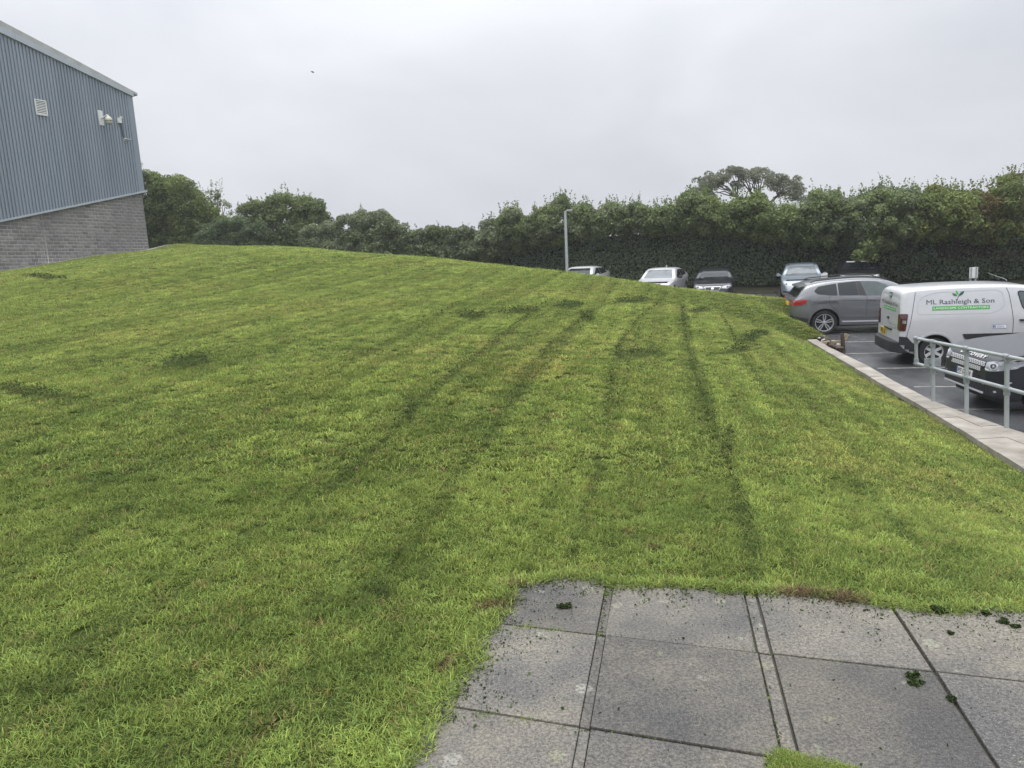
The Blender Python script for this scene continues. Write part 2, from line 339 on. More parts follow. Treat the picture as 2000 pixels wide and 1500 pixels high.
# ------------------------------------------------------------------ far ground, car park
far = MB(); far.add([(-480, -60, -4), (480, -60, -4), (480, 420, -4), (-480, 420, -4)], [(0, 1, 2, 3)])
tag(far.build('far_ground', M['field']), kind='structure')
cpm = []
cx = np.linspace(5.0, 75, 60); cy = np.linspace(-5, 48, 60)
car = MB()
A = np.array([[(x, y, cp_z(x, y)) for x in np.linspace(-14, 75, 40)] for y in np.linspace(24.5, 50, 20)])
def gridmesh(name, A, m, **kw):
    a, b = A.shape[:2]; ii = np.arange(a*b).reshape(a, b)
    return tag(link(name, mesh_np(name, A.reshape(-1, 3), np.stack([ii[:-1, :-1], ii[:-1, 1:], ii[1:, 1:], ii[1:, :-1]], -1).reshape(-1, 4)), m), kind='structure', **kw)
yy = np.concatenate([np.linspace(-6, 19.6, 50), np.linspace(20, 50, 40)])
def cp_left(y): return float(np.interp(y, list(_ly)+[24.5, 26], list(_lx+0.1)+[5.5, -16]))
A = np.array([[(cp_left(y)*(1-u) + 75*u, y, cp_z(cp_left(y)*(1-u) + 75*u, y)) for u in np.linspace(0, 1, 60)**1.5] for y in yy])
gridmesh('car_park', A, M['asphalt'])
BX = np.array([math.cos(math.radians(12)), -math.sin(math.radians(12)), 0]); BY = np.array([math.sin(math.radians(12)), math.cos(math.radians(12)), 0])
def strip(name, p0, p1, wd, m, dz=0.004, jag=True, **kw):
    p0 = np.array(p0[:2]); p1 = np.array(p1[:2]); d = (p1-p0); L = np.linalg.norm(d); d /= L; nn = np.array([-d[1], d[0]])
    k = max(2, int(L/0.15)); vs = []; fs = []
    for i in range(k+1):
        q = p0+d*L*i/k
        a = wd/2*(1+(random.uniform(-.25, .25) if jag else 0)); b = wd/2*(1+(random.uniform(-.25, .25) if jag else 0))
        for s_, ww in ((-1, a), (1, b)):
            r_ = q+nn*s_*ww; vs.append((r_[0], r_[1], cp_z(*r_)+dz))
        if i: fs.append((2*i-2, 2*i-1, 2*i+1, 2*i))
    o = MB().add(vs, fs).build(name, m); return tag(o, kind='structure', **kw)
for (a, b, ext) in [((1613, 649), (1730, 647), 5), ((1645, 668.5), (1720, 666), 5), ((1652, 691), (1755, 688), 5), ((1714, 719.7), (1780, 717), 5), ((1785, 756), (1860, 755), 5)]:
    p = on_plane(*a, CPZ, CPS); strip('bay_line', p, p+BX*4.9, 0.09, M['paint_line'])
p = on_plane(1714, 719.7, CPZ, CPS)-BY*3.9; strip('bay_line', p, p+BX*4.9, 0.09, M['paint_line'])
for px, py in [(1430, 569), (1519, 573)]:
    p = on_plane(px, py, CPZ, CPS); strip('bay_line', p, p+BY*3.2, 0.09, M['paint_line'])
# verge of earth and leaves along the foot of the hedge
def hedge_y(x): return 41.5 - 0.40*x
A = np.array([[(x, hedge_y(x)-1.0+v+0.25*math.sin(x*1.7)*(v == 0), cp_z(x, hedge_y(x)-1.0+v)+0.05+0.10*v) for x in np.linspace(-14, 45, 90)] for v in np.linspace(0, 4, 8)])
M['litter'] = mat('litter', (0.045, 0.034, 0.022), 0.95, col2=(0.035, 0.045, 0.018), scale=2.2, bump=0.8, bscale=30)
gridmesh('hedge_verge', A, M['litter'])
# far hill and its hedge line
prof = [(-400, 8), (-120, 9), (-20, 10), (60, 14), (130, 26.5), (175, 27), (240, 19), (400, 12), (900, 8)]
A = np.array([[(x, 230+v*130, -4+(np.interp(x, [q[0] for q in prof], [q[1] for q in prof])+5)*math.sin(v*math.pi/2)) for x in np.linspace(-478, 478, 70)] for v in np.linspace(0, 1, 14)])
o = gridmesh('far_hill', A, M['field']); o.data.polygons.foreach_set('use_smooth', np.ones(len(o.data.polygons), bool))
# ------------------------------------------------------------------ paving: slabs
LB = np.array([0.322, 2.833]); LA = np.array([0.600, -0.203]); LJ = np.array([0.137, 0.612])
pave = empty('paving', (0, 0, 0)); tag(pave, kind='structure')
bed = MB(); bed.prism([(q[0], q[1]) for q in PAVE], -0.06, -0.018); bed.build('paving_bed', mat('grout', (0.075, 0.07, 0.058), 0.95, var=0.4, scale=14, bump=0.5), pave)
def clip_convex(subj, clip):
    out = subj
    for k in range(4):
        a, b = clip[k], clip[(k+1) % 4]; src, out = out, []
        side = lambda p: (b[0]-a[0])*(p[1]-a[1])-(b[1]-a[1])*(p[0]-a[0])
        for m_ in range(len(src)):
            p, q_ = src[m_-1], src[m_]; sp_, sq = side(p), side(q_)
            if (sp_ >= 0) != (sq >= 0):
                t = sp_/(sp_-sq); out.append((p[0]+(q_[0]-p[0])*t, p[1]+(q_[1]-p[1])*t))
            if sq >= 0: out.append(q_)
        if not out: return []
    return out
def slab(i0, i1, j0, j1, z=0.0, name='slab', jit=0.0025):
    g = 0.0048; q = []
    for (i, j, a, b) in ((i0, j0, g, g), (i1, j0, -g, g), (i1, j1, -g, -g), (i0, j1, g, -g)):
        p = LB + LA*i + LJ*j + np.array([a, b]) + rng.uniform(-jit, jit, 2); q.append((p[0], p[1]))
    # slightly worn outline
    pts = []
    for k in range(4):
        a, b = np.array(q[k]), np.array(q[(k+1) % 4]); nn = np.array([-(b-a)[1], (b-a)[0]])/np.linalg.norm(b-a)
        for t in np.linspace(0, 1, 9)[:-1]: pts.append(tuple(a+(b-a)*t+nn*(abs(rng.normal(0, 0.0014)) if 0 < t else 0)))
    pts = clip_convex([tuple(p) for p in PAVE], q)
    if len(pts) < 3: return None
    c = np.mean(q, 0); tl = rng.uniform(-0.004, 0.004, 2)
    mb = MB(); mb.prism(pts, -0.05, 0.0, lambda x, y, zz: (x, y, zz+z+(tl[0]*(x-c[0])+tl[1]*(y-c[1]))))
    return mb.build(name, M['slab'], pave, bevel=0.004)
def clip_i(j): return 0
for j in range(-4, 1):
    slab(-0.78 if j >= 0 else -1.06+0.01*j, -0.026, j, j+1, rng.uniform(-.002, .003))
    slab(0.024, 1.0, j, j+1, rng.uniform(-.002, .003))
    slab(1.0, 1.085, j, j+1, -0.003, 'mortar_strip', 0.001)
    slab(1.085, 1.975, j, j+1, rng.uniform(-.002, .003))
    slab(1.985, 2.98, j, j+1, rng.uniform(-.002, .003)); slab(3.0, 4.0, j, j+1, 0.0); slab(4.01, 5.0, j, j+1, 0.0)
    slab(-0.036, 0.034, j, j+1, -0.004, 'mortar_strip', 0.001)
# ------------------------------------------------------------------ retaining wall with coping stones
COP_R = [(2000, 845), (1971, 836), (1889, 808), (1825, 784), (1740, 740.5), (1700, 717), (1675, 704.5), (1647, 691), (1617.5, 676.5), (1588, 658)]
cl = np.array([on_plane(*q, -0.7)[:2] for q in COP_L]); crr = np.array([on_plane(*q, -0.7)[:2] for q in COP_R])
cl = np.vstack([[4.55, 4.4], cl]); crr = np.vstack([[6.25, 4.4], [6.2, 7.2], crr]); 
wall = empty('retaining_wall', (cl[-1][0], cl[-1][1], -1.0)); tag(wall, 'low retaining wall with pale flared coping between lawn and car park', 'wall')
inv = Matrix.Translation((-cl[-1][0], -cl[-1][1], 1.0))
def cop_pt(y, side): a = cl if side == 0 else crr; return np.array([np.interp(y, a[:, 1], a[:, 0]), y])
def loc_build(mb, name, m, parent, iv, **kw):
    mb.v = [tuple(iv @ Vector(q)) for q in mb.v]; return mb.build(name, m, parent, **kw)
yj = [19.35 - 0.587*k for k in range(26)]
for k in range(len(yj)-1):
    y1, y0 = yj[k]-0.008, yj[k+1]+0.004
    tops = [cop_pt(y0, 0), cop_pt(y0+0.02, 1), cop_pt(y1+0.02, 1), cop_pt(y1, 0)]
    wdt = np.linalg.norm(tops[1]-tops[0])
    parts = [(0, 1)] if wdt < 0.45 else [(0, 0.52), (0.53, 1)]
    for a, b in parts:
        q = [tops[0]*(1-a)+tops[1]*a, tops[0]*(1-b)+tops[1]*b, tops[3]*(1-b)+tops[2]*b, tops[3]*(1-a)+tops[2]*a]
        dz = rng.uniform(-.004, .004); mb = MB().prism([tuple(p) for p in q], -0.775+dz, -0.70+dz)
        loc_build(mb, 'coping_stone', M['coping'], wall, inv, bevel=0.006)
mb = MB()
for k in range(len(yj)-1):
    y1, y0 = yj[k], yj[k+1]
    q = [cop_pt(y0, 0)+[.05, 0], cop_pt(y0, 1)-[.04, 0], cop_pt(y1, 1)-[.04, 0], cop_pt(y1, 0)+[.05, 0]]
    mb.prism([tuple(p) for p in q], -1.75, -0.776)
loc_build(mb, 'wall_core', M['concrete'], wall, inv)
# ------------------------------------------------------------------ guard rail
rb = [on_plane(*q, -0.7) for q in [(1823, 783), (1884, 805), (1966, 835)]]
rail = empty('guard_rail', tuple(rb[0])); tag(rail, 'galvanised tubular guard rail with two rails beside the retaining wall', 'railing')
rinv = Matrix.Translation([-c for c in rb[0]])
lean = np.array([-0.055, -0.01, 0])
d0 = (rb[2]-rb[0])/2; posts = [rb[0], rb[0]+d0*1.0, rb[2], rb[2]+d0*1.0, rb[2]+d0*2.0]
HT, HM = 0.90, 0.50
for q in posts:
    b_ = q - np.array([0, 0, 0.25]) - lean*0.25
    loc_build(MB().tube([b_, q+lean*HT+[0, 0, HT]], 0.027, 12), 'post', M['galv'], rail, rinv, smooth=True)
up = lambda q, h: q+lean*h+np.array([0, 0, h])
endq = posts[0] - d0/np.linalg.norm(d0)*0.52
for h, nm in ((HT, 'top_rail'), (HM, 'lower_rail')):
    loc_build(MB().tube([up(endq, h)] + [up(q, h) for q in posts], 0.0245, 12), nm, M['galv'], rail, rinv, smooth=True)
loc_build(MB().tube([up(endq, HM), up(endq, HT)], 0.0245, 12), 'end_upright', M['galv'], rail, rinv, smooth=True)
ax = d0/np.linalg.norm(d0)
for q in posts:
    for h in (HT, HM):
        mb = MB().tube([up(q, h)-ax*0.055, up(q, h)+ax*0.055], 0.034, 12)
        mb.tube([up(q, h-0.085), up(q, h-0.0)], 0.036, 12)
        loc_build(mb, 'clamp', M['galv_fit'], rail, rinv, smooth=True)
for h, s_ in ((HT, -1), (HM, 1)):
    mb = MB().tube([up(endq, h)-ax*0.03, up(endq, h)+ax*0.06], 0.034, 12).tube([up(endq, h), up(endq, h+0.08*s_)], 0.034, 12)
    loc_build(mb, 'elbow', M['galv_fit'], rail, rinv, smooth=True)
# small grey notice board clipped to the first post
sg = empty('notice_plate', tuple(up(posts[0], 0.58))); tag(sg, 'small blank grey plate clipped to the first guard rail post', 'sign')
Rz = Matrix.Rotation(math.radians(-22), 3, 'Z')
MB().box((0.03, 0.06, 0), (0.22, 0.012, 0.13), Rz).build('plate', M['galv_fit'], sg, bevel=0.003)
MB().box((0, 0.034, 0.0), (0.05, 0.05, 0.04), Rz).build('bracket', M['galv_fit'], sg)
# ------------------------------------------------------------------ industrial building
bld = empty('warehouse', tuple(WC)); tag(bld, 'blue corrugated warehouse on a grey block plinth with sloping pale verge', 'building')
WN = np.array([WD[1], -WD[0], 0])                          # outwards, towards the lawn
def wl(px, py):
    """(run back from the corner, height) of a wall point"""
    q = wall_hit(px, py)-WC; return -float(np.dot(q, WD)), float(q[2])
def WP(s, z, o=0.0): q = -WD*s + WN*o; return (q[0], q[1], z)
s_f0, z_f0 = wl(278, 374); s_f1, z_f1 = wl(0, 431)                                  # drip flashing
fl = lambda s: z_f0 + (z_f1-z_f0)*(s-s_f0)/(s_f1-s_f0)
s_r0, z_r0 = wl(258, 190); s_r1, z_r1 = wl(0, 66); rf = lambda s: z_r0 + (z_r1-z_r0)*(s-s_r0)/(s_r1-s_r0)    # underside of the verge
SMAX = s_f1 + 7.0
BLK_L, BLK_H = 0.36, 0.181
print('WALL', WC, 'flash', (s_f0, z_f0), (s_f1, z_f1), 'verge', (s_r0, z_r0), (s_r1, z_r1))
# plinth: mortar core, then one block at a time
mb = MB(); poly = [(0.03, -2.5), (SMAX, -3.4), (SMAX, fl(SMAX)+0.4), (0.03, fl(0.03)+0.25)]
mb.prism(poly, -0.32, -0.003, lambda s, z, o: WP(s, z, o)); mb.build('mortar_bed', M['mortar'], bld)
blkme = {}
def block_mesh(L, kind):
    key = (round(L, 3), kind)
    if key in blkme: return blkme[key]
    r = random.Random(str(key)); g = 0.017; mb = MB(); nx, nz_ = 4, 3; vs = []
    for j in range(nz_+1):
        for i in range(nx+1):
            s = g/2+(L-g)*i/nx; z = g/2+(BLK_H-g)*j/nz_
            vs.append(WP(s, z, r.uniform(0.008, 0.016) if 0 < i < nx and 0 < j < nz_ else r.uniform(-.002, .004)))
    fs = [(j*(nx+1)+i, j*(nx+1)+i+1, (j+1)*(nx+1)+i+1, (j+1)*(nx+1)+i) for j in range(nz_) for i in range(nx)]
    edge = [i for i in range(nx+1)] + [(j+1)*(nx+1)-1 for j in range(1, nz_+1)] + [nz_*(nx+1)+i for i in reversed(range(nx))] + [j*(nx+1) for j in reversed(range(1, nz_))]
    b = len(vs); vs += [tuple(np.array(vs[e])-WN*0.03) for e in edge]
    fs += [(edge[k], b+k, b+(k+1) % len(edge), edge[(k+1) % len(edge)]) for k in range(len(edge))]
    mb.add(vs, fs); me = bpy.data.meshes.new('block'); me.from_pydata(mb.v, [], mb.f); me.materials.append(M['block'])
    bm = bmesh.new(); bm.from_mesh(me); bmesh.ops.recalc_face_normals(bm, faces=bm.faces); bm.to_mesh(me); bm.free()
    blkme[key] = me; return me
spots = []
joint = wl(88, 470)[0]
zz = z_f0+0.30
while zz > -2.4:
    zz -= BLK_H; odd = int(round((z_f0-zz)/BLK_H)) % 2
    s = -0.18 if odd else 0.0
    while s < SMAX:
        a = max(s, 0.0); L = s+BLK_L-a
        gp = -WD*(a+L/2)+WC; gz = float(lawn_z(gp[0], gp[1])[0])-WC[2]
        if zz+BLK_H > gz-0.05 and zz < fl(a+L/2)+0.02: spots.append((a, zz, L))
        s += BLK_L
spots.sort(key=lambda q: abs(q[0]-(s_f1*0.62)) if q[0] < s_f1+0.4 else 99)
print('blocks', len(spots), 'in view', sum(1 for q in spots if q[0] < s_f1+.4))
rest = MB()
vis = [q for q in spots if q[0] < s_f1+0.4]; hid = [q for q in spots if q[0] >= s_f1+0.4]
vis.sort(key=lambda q: -q[0])                              # nearest first
for k, (s, z, L) in enumerate(vis+hid):
    me = block_mesh(L, random.randrange(6))
    if k < 300:
        o = bpy.data.objects.new('block', me); COL.objects.link(o); o.parent = bld; o.location = WP(s, z, 0)
    else:
        off = np.array(WP(s, z, 0)); rest.add([np.array(v.co)+off for v in me.vertices], [tuple(p.vertices) for p in me.polygons])
tag(rest.build('blockwork', M['block'], bld), kind='stuff')
MB().prism([(joint-.012, -1.9), (joint+.012, -1.9), (joint+.012, fl(joint)), (joint-.012, fl(joint))], -0.01, 0.030, lambda s, z, o: WP(s, z, o)).build('movement_joint', M['mortar'], bld)
# cladding sheets
PITCH_R = 0.1667; CO = 0.07
s = s_f0-0.02 + 0.30
nsheet = int((SMAX-s)/1.0)+1
for k in range(nsheet):
    vs = []; fs = []; a0 = s+k*1.0; n = 0
    prof = []
    for rbk in range(6):
        b0 = a0+rbk*PITCH_R; prof += [(b0+0.0, 0.0), (b0+0.036, 0.0), (b0+0.048, 0.055), (b0+0.143, 0.055), (b0+0.155, 0.0)]
    prof.append((a0+1.0, 0.0))
    for (q, dep) in prof:
        vs += [WP(q, fl(q)+0.01, CO+dep), WP(q, rf(q)+0.05, CO+dep)]
    fs = [(2*i, 2*i+2, 2*i+3, 2*i+1) for i in range(len(prof)-1)]
    o = MB().add(vs, fs).build('cladding_sheet', M['cladding'], bld)
# corner flashing, drip, verge, eaves end
mb = MB().prism([(s_f0-0.06, fl(s_f0)+0.012), (s+0.02, fl(s)+0.012), (s+0.02, rf(s)+0.02), (s_f0-0.06, rf(s_f0)+0.02)], -0.06, CO+0.060, lambda a, z, o: WP(a, z, o)); mb.build('corner_flashing', M['cladding'], bld)
mb = MB().prism([(s_f0-0.22, fl(s_f0-.22)-0.07), (SMAX, fl(SMAX)-0.07), (SMAX, fl(SMAX)+0.03), (s_f0-0.22, fl(s_f0-.22)+0.03)], -0.02, CO+0.10, lambda a, z, o: WP(a, z, o)); mb.build('drip_flashing', M['trim'], bld)
s_t0, z_t0 = wl(264, 180); s_t1, z_t1 = wl(0, 42); tp = lambda q: z_t0-.02 + (z_t1-z_t0)*(q-s_t0)/(s_t1-s_t0)
mid = lambda q: rf(q)*0.55 + tp(q)*0.45
e0 = s_f0-0.10
for k in range(7):
    a, b = e0+k*3.1, min(e0+(k+1)*3.1-0.008, SMAX)
    if a >= SMAX: break
    MB().prism([(a, rf(a)-0.02), (b, rf(b)-0.02), (b, mid(b)), (a, mid(a))], -0.1, CO+0.15, lambda q, z, o: WP(q, z, o)).build('verge_board', M['trim'], bld)
    a2 = a-(0.28 if k == 0 else 0)
    MB().prism([(a2, mid(a2)+0.004), (b, mid(b)+0.004), (b, tp(b)), (a2, tp(a2)-(.06 if k == 0 else 0))], -0.1, CO+0.10, lambda q, z, o: WP(q, z, o)).build('verge_cap', M['roofing'], bld)
DEEP = 16.0
mb = MB()
q0, q1 = 0.0, SMAX
mb.add([WP(q0, -2.5, -0.02), WP(q0, rf(q0), -0.02), WP(q0, rf(q0), -DEEP), WP(q0, -2.5, -DEEP)], [(0, 1, 2, 3)])
mb.add([WP(q1, -3, 0), WP(q1, rf(q1), 0), WP(q1, rf(q1), -DEEP), WP(q1, -3, -DEEP)], [(0, 1, 2, 3)])
mb.add([WP(q0, -2.5, -DEEP), WP(q0, rf(q0), -DEEP), WP(q1, rf(q1), -DEEP), WP(q1, -3, -DEEP)], [(0, 1, 2, 3)])
mb.build('wall', M['cladding'], bld)
mb = MB().prism([(e0-.15, mid(e0-.15)+0.02), (SMAX, mid(SMAX)+0.02), (SMAX, tp(SMAX)-0.04), (e0-.15, tp(e0-.15)-0.1)], -DEEP-0.2, -0.105, lambda q, z, o: WP(q, z, o)); mb.build('roof', M['roofing'], bld)
# narrow concrete path at the wall foot
vs = []; fs = []
for i in range(45):
    q = -2.2+i*0.5; b = WC-WD*q
    for k, o_ in enumerate((0.02, 0.42)):
        p = b+WN*o_; vs.append((p[0], p[1], float(lawn_z(p[0], p[1])[0])+0.035))
    p = b+WN*0.42; vs.append((p[0], p[1], float(lawn_z(p[0], p[1])[0])-0.05))
    if i:
        fs += [(3*i-3, 3*i-2, 3*i+1, 3*i), (3*i-2, 3*i-1, 3*i+2, 3*i+1)]
tag(MB().add(vs, fs).build('wall_path', M['concrete']), kind='structure')
# louvred vent
def wthing(name, px, py, label, cat):
    s, z = wl(px, py); o = empty(name, tuple(WC+np.array(WP(s, z, CO+0.058)))); tag(o, label, cat); return o
Wt = lambda s, z, o=0: WP(-s, z, o)                        # along = towards the corner
vt = wthing('wall_vent', 77, 211, 'white louvred vent high on the blue corrugated wall', 'vent')
VW, VH = 0.60, 0.78
mb = MB()
for (a, b, c, d) in [(-VW/2, -VH/2, -VW/2+.06, VH/2), (VW/2-.06, -VH/2, VW/2, VH/2), (-VW/2+.06, -VH/2, VW/2-.06, -VH/2+.06), (-VW/2+.06, VH/2-.06, VW/2-.06, VH/2)]:
    mb.prism([(a, b), (c, b), (c, d), (a, d)], 0, 0.05, Wt)
mb.build('frame', M['white_metal'], vt)
MB().prism([(-VW/2+.06, -VH/2+.06), (VW/2-.06, -VH/2+.06), (VW/2-.06, VH/2-.06), (-VW/2+.06, VH/2-.06)], 0, 0.006, Wt).build('backing', M['dark'], vt)
for k in range(8):
    z = -VH/2+.075+k*(VH-.13)/8
    MB().add([Wt(-VW/2+.06, z, .045), Wt(VW/2-.06, z, .045), Wt(VW/2-.06, z+.05, .012), Wt(-VW/2+.06, z+.05, .012), Wt(-VW/2+.06, z-.008, .04), Wt(VW/2-.06, z-.008, .04)], [(0, 1, 2, 3), (4, 5, 1, 0)]).build('slat', M['white_metal'], vt)
cc = wthing('security_camera', 195, 231, 'white dome camera on a bent arm with a tall mounting plate', 'security camera')
MB().prism([(-.17, -.40), (.11, -.40), (.11, .40), (-.17, .40)], 0, .02, Wt).build('mounting_plate', M['white_metal'], cc, bevel=.004)
MB().tube([Wt(0, -.02, .02), Wt(.02, .02, .25), Wt(.05, .09, .42), Wt(.06, .08, .50), Wt(.06, 0, .53)], .045, 10).build('arm', M['white_metal'], cc, smooth=True)
cpos = Vector(Wt(.06, -.10, .53))
MB().lathe([(0.03, .12), (.09, .11), (.15, .05), (.175, -.03), (.175, -.10)], 18, M=Matrix.Translation(cpos)).build('housing', M['cream'], cc, smooth=True)
MB().lathe([(.178, -.10), (.178, -.13), (.165, -.13)], 18, M=Matrix.Translation(cpos)).build('ring', M['dark'], cc)
MB().lathe([(.165, -.13), (.16, -.20), (.12, -.27), (.06, -.31), (.001, -.32)], 18, M=Matrix.Translation(cpos)).build('dome', M['cream'], cc, smooth=True)
jb = wthing('junction_box', 229, 236, 'white junction box with black cable below it near the wall corner', 'junction box')
MB().prism([(-.11, -.15), (.11, -.15), (.11, .13), (-.11, .13)], 0, .13, Wt).build('box', M['white_metal'], jb, bevel=.008)
MB().prism([(.05, .14), (.2, .14), (.2, .24), (.05, .24)], 0, .09, Wt).build('bracket', M['cream'], jb)
MB().tube([Wt(.08, -.15, .05), Wt(.10, -.5, .04), Wt(.10, -.8, .04), Wt(.20, -.98, .05), Wt(.33, -.98, .06)], .030, 6).build('cable', M['cable'], jb)
bc = wthing('bullet_camera', 241, 273, 'small grey bullet camera on a bracket at the end of the cable', 'security camera')
MB().prism([(-.06, -.08), (.06, -.08), (.06, .08), (-.06, .08)], 0, .08, Wt).build('bracket', M['white_metal'], bc)
MB().tube([Wt(-.06, 0, .12), Wt(.24, -.02, .20)], .045, 10).build('camera_body', M['galv_fit'], bc, smooth=True)
# ------------------------------------------------------------------ vehicles
def pchip(pts):
    x = np.array([p[0] for p in pts], float); y = np.array([p[1] for p in pts], float)
    h = np.diff(x); d = np.diff(y)/h; m_ = np.zeros(len(x))
    for i in range(1, len(x)-1):
        if d[i-1]*d[i] > 0:
            w1 = 2*h[i]+h[i-1]; w2 = h[i]+2*h[i-1]; m_[i] = (w1+w2)/(w1/d[i-1]+w2/d[i])
    m_[0], m_[-1] = d[0], d[-1]
    def f(q):
        q = np.clip(np.asarray(q, float), x[0], x[-1]); i = np.clip(np.searchsorted(x, q)-1, 0, len(h)-1); t = (q-x[i])/h[i]
        return y[i]*(1+2*t)*(1-t)**2 + h[i]*m_[i]*t*(1-t)**2 + y[i+1]*t*t*(3-2*t) - h[i]*m_[i+1]*t*t*(1-t)
    return f
def car_body(sp):
    L, W = sp['L'], sp['W']; T = pchip(sp['top']); B = pchip(sp['belt']); FL = pchip(sp['floor']); PT = pchip(sp['plan'])
    R, zc, axs = sp['arch'], sp['zc'], sp['axles']
    xs = set(np.linspace(-L/2, L/2, 75).round(4)) | {round(s_*(L/2-d), 4) for s_ in (-1, 1) for d in (0.006, 0.02, 0.045, 0.08, 0.13)}
    for a in axs:
        xs = {x for x in xs if abs(x-a) > R*1.06}
        xs |= {round(a+R*math.cos(t), 4) for t in np.linspace(0, math.pi, 23)} | {round(a+R*1.004, 4), round(a-R*1.004, 4)}
    xs = sorted(xs); V = []; S = None
    for x in xs:
        t = float(T(x)); p = float(PT(x))*W/2; zl = float(FL(x))
        for a in axs:
            if abs(x-a) <= R*1.0005: zl = max(zl, zc+math.sqrt(max(0, R*R-(x-a)**2)))
        zb = min(float(B(x)), t-sp.get('drop', 0.05)); zl = min(zl, zb-0.03); sec = []
        for k in range(9):
            u = k/8; z = zl+(zb-zl)*u; g = (z-sp.get('zmax', 0.62))/0.45
            yv = p*(1-0.030*g*g - (0.045*max(0, 1-(z-0.2)/0.12) if z < 0.32 else 0))
            yv += sp.get('crease', 0.012)*math.exp(-((z-sp.get('zcrease', 0.95))/0.035)**2)
            sec.append((yv, z))
        yb, _ = sec[-1]; gl = t-zb; zr = zb+gl*sp.get('rail', 0.84); yr = yb-sp['tumble']*(zr-zb)-0.012
        for k in range(1, 6):
            u = k/5; sec.append((yb-0.010-(yb-0.010-yr)*(u**1.25), zb+(zr-zb)*u))
        for k in range(1, 8):
            a = math.pi/2*k/7; sec.append((yr*math.cos(a)**sp.get('rpow', 0.75), zr+(t-zr)*math.sin(a)**0.9))
        S = len(sec); V += [(x, -y, z) for y, z in sec] + [(x, y, z) for y, z in reversed(sec[:-1])]
    n = 2*S-1; F = []
    for i in range(len(xs)-1):
        for k in range(n-1): F.append((i*n+k, i*n+k+1, (i+1)*n+k+1, (i+1)*n+k))
    base = len(V)
    for i0 in (0, len(xs)-1):                                       # end caps as their own loops
        b = len(V); V += V[i0*n:(i0+1)*n]; c = len(V); V.append((V[b][0], 0, V[b][2]*0.5+V[b+n//2][2]*0.5))
        for k in range(n-1): F.append((b+k, b+k+1, c))
        F.append((b+n-1, b, c))
    return V, F
def rounded(poly, r, k=4):
    o = []; n = len(poly)
    for i in range(n):
        p, a, b = np.array(poly[i], float), np.array(poly[i-1], float), np.array(poly[(i+1) % n], float)
        da, db = a-p, b-p; la, lb = np.linalg.norm(da), np.linalg.norm(db); q = min(r, la*.45, lb*.45)
        A_, B_ = p+da/la*q, p+db/lb*q
        for t in np.linspace(0, 1, k+1): o.append(tuple(A_*(1-t)**2+2*p*t*(1-t)+B_*t*t))
    return o
class Shell:
    """a body surface on which lamps, panes, gaps and lettering are fitted"""
    def __init__(s, V, F): s.t = BVHTree.FromPolygons([Vector(v) for v in V], F)
    def hit(s, u, v, side):
        if side == 'R': o, d = Vector((u, -3, v)), Vector((0, 1, 0))
        elif side == 'L': o, d = Vector((u, 3, v)), Vector((0, -1, 0))
        elif side == 'F': o, d = Vector((5, u, v)), Vector((-1, 0, 0))
        elif side == 'B': o, d = Vector((-5, u, v)), Vector((1, 0, 0))
        else: o, d = Vector((u, v, 4)), Vector((0, 0, -1))
        p, nn, _, _ = s.t.ray_cast(o, d)
        if p is None: return None, None
        if nn.dot(d) > 0: nn = -nn
        return p, nn
    def patch(s, mb, polys, side, off=0.004, res=0.06, skirt=0.012):
        bm = bmesh.new()
        for poly in polys:
            try: bm.faces.new([bm.verts.new((u, v, 0)) for u, v in poly])
            except ValueError: pass
        bmesh.ops.triangulate(bm, faces=bm.faces)
        if res:
            us_ = [v.co.x for v in bm.verts]; vs_ = [v.co.y for v in bm.verts]
            for a0, a1, nn in ((min(us_), max(us_), (1, 0, 0)), (min(vs_), max(vs_), (0, 1, 0))):
                q = a0+res
                while q < a1:
                    co = (q, 0, 0) if nn[0] else (0, q, 0)
                    bmesh.ops.bisect_plane(bm, geom=list(bm.verts)+list(bm.edges)+list(bm.faces), plane_co=co, plane_no=nn); q += res
        bm.verts.ensure_lookup_table(); bm.verts.index_update(); pos = {}; nor = {}
        for v in bm.verts:
            p, nn = s.hit(v.co.x, v.co.y, side)
            if p is not None: pos[v.index] = p+nn*off; nor[v.index] = nn
        b = len(mb.v); mp_ = {}
        for i in sorted(pos): mp_[i] = len(mb.v); mb.v.append(tuple(pos[i]))
        for f_ in bm.faces:
            if all(v.index in mp_ for v in f_.verts): mb.f.append(tuple(mp_[v.index] for v in f_.verts))
        if skirt:
            for e in bm.edges:
                if len(e.link_faces) == 1 and all(v.index in mp_ for v in e.verts):
                    i, j = e.verts[0].index, e.verts[1].index; k = len(mb.v)
                    mb.v += [tuple(pos[i]-nor[i]*skirt), tuple(pos[j]-nor[j]*skirt)]; mb.f.append((mp_[i], mp_[j], k+1, k))
        bm.free(); return mb
def stroke(pts, wd):
    """a thin closed outline along a polyline, as quads"""
    pts = [np.array(p, float) for p in pts]; o = []
    for a, b in zip(pts[:-1], pts[1:]):
        d = b-a; L = np.linalg.norm(d)
        if L < 1e-6: continue
        n_ = np.array([-d[1], d[0]])/L*wd/2; d = d/L*wd*0.3
        o.append([tuple(a-d-n_), tuple(b+d-n_), tuple(b+d+n_), tuple(a-d+n_)])
    return o
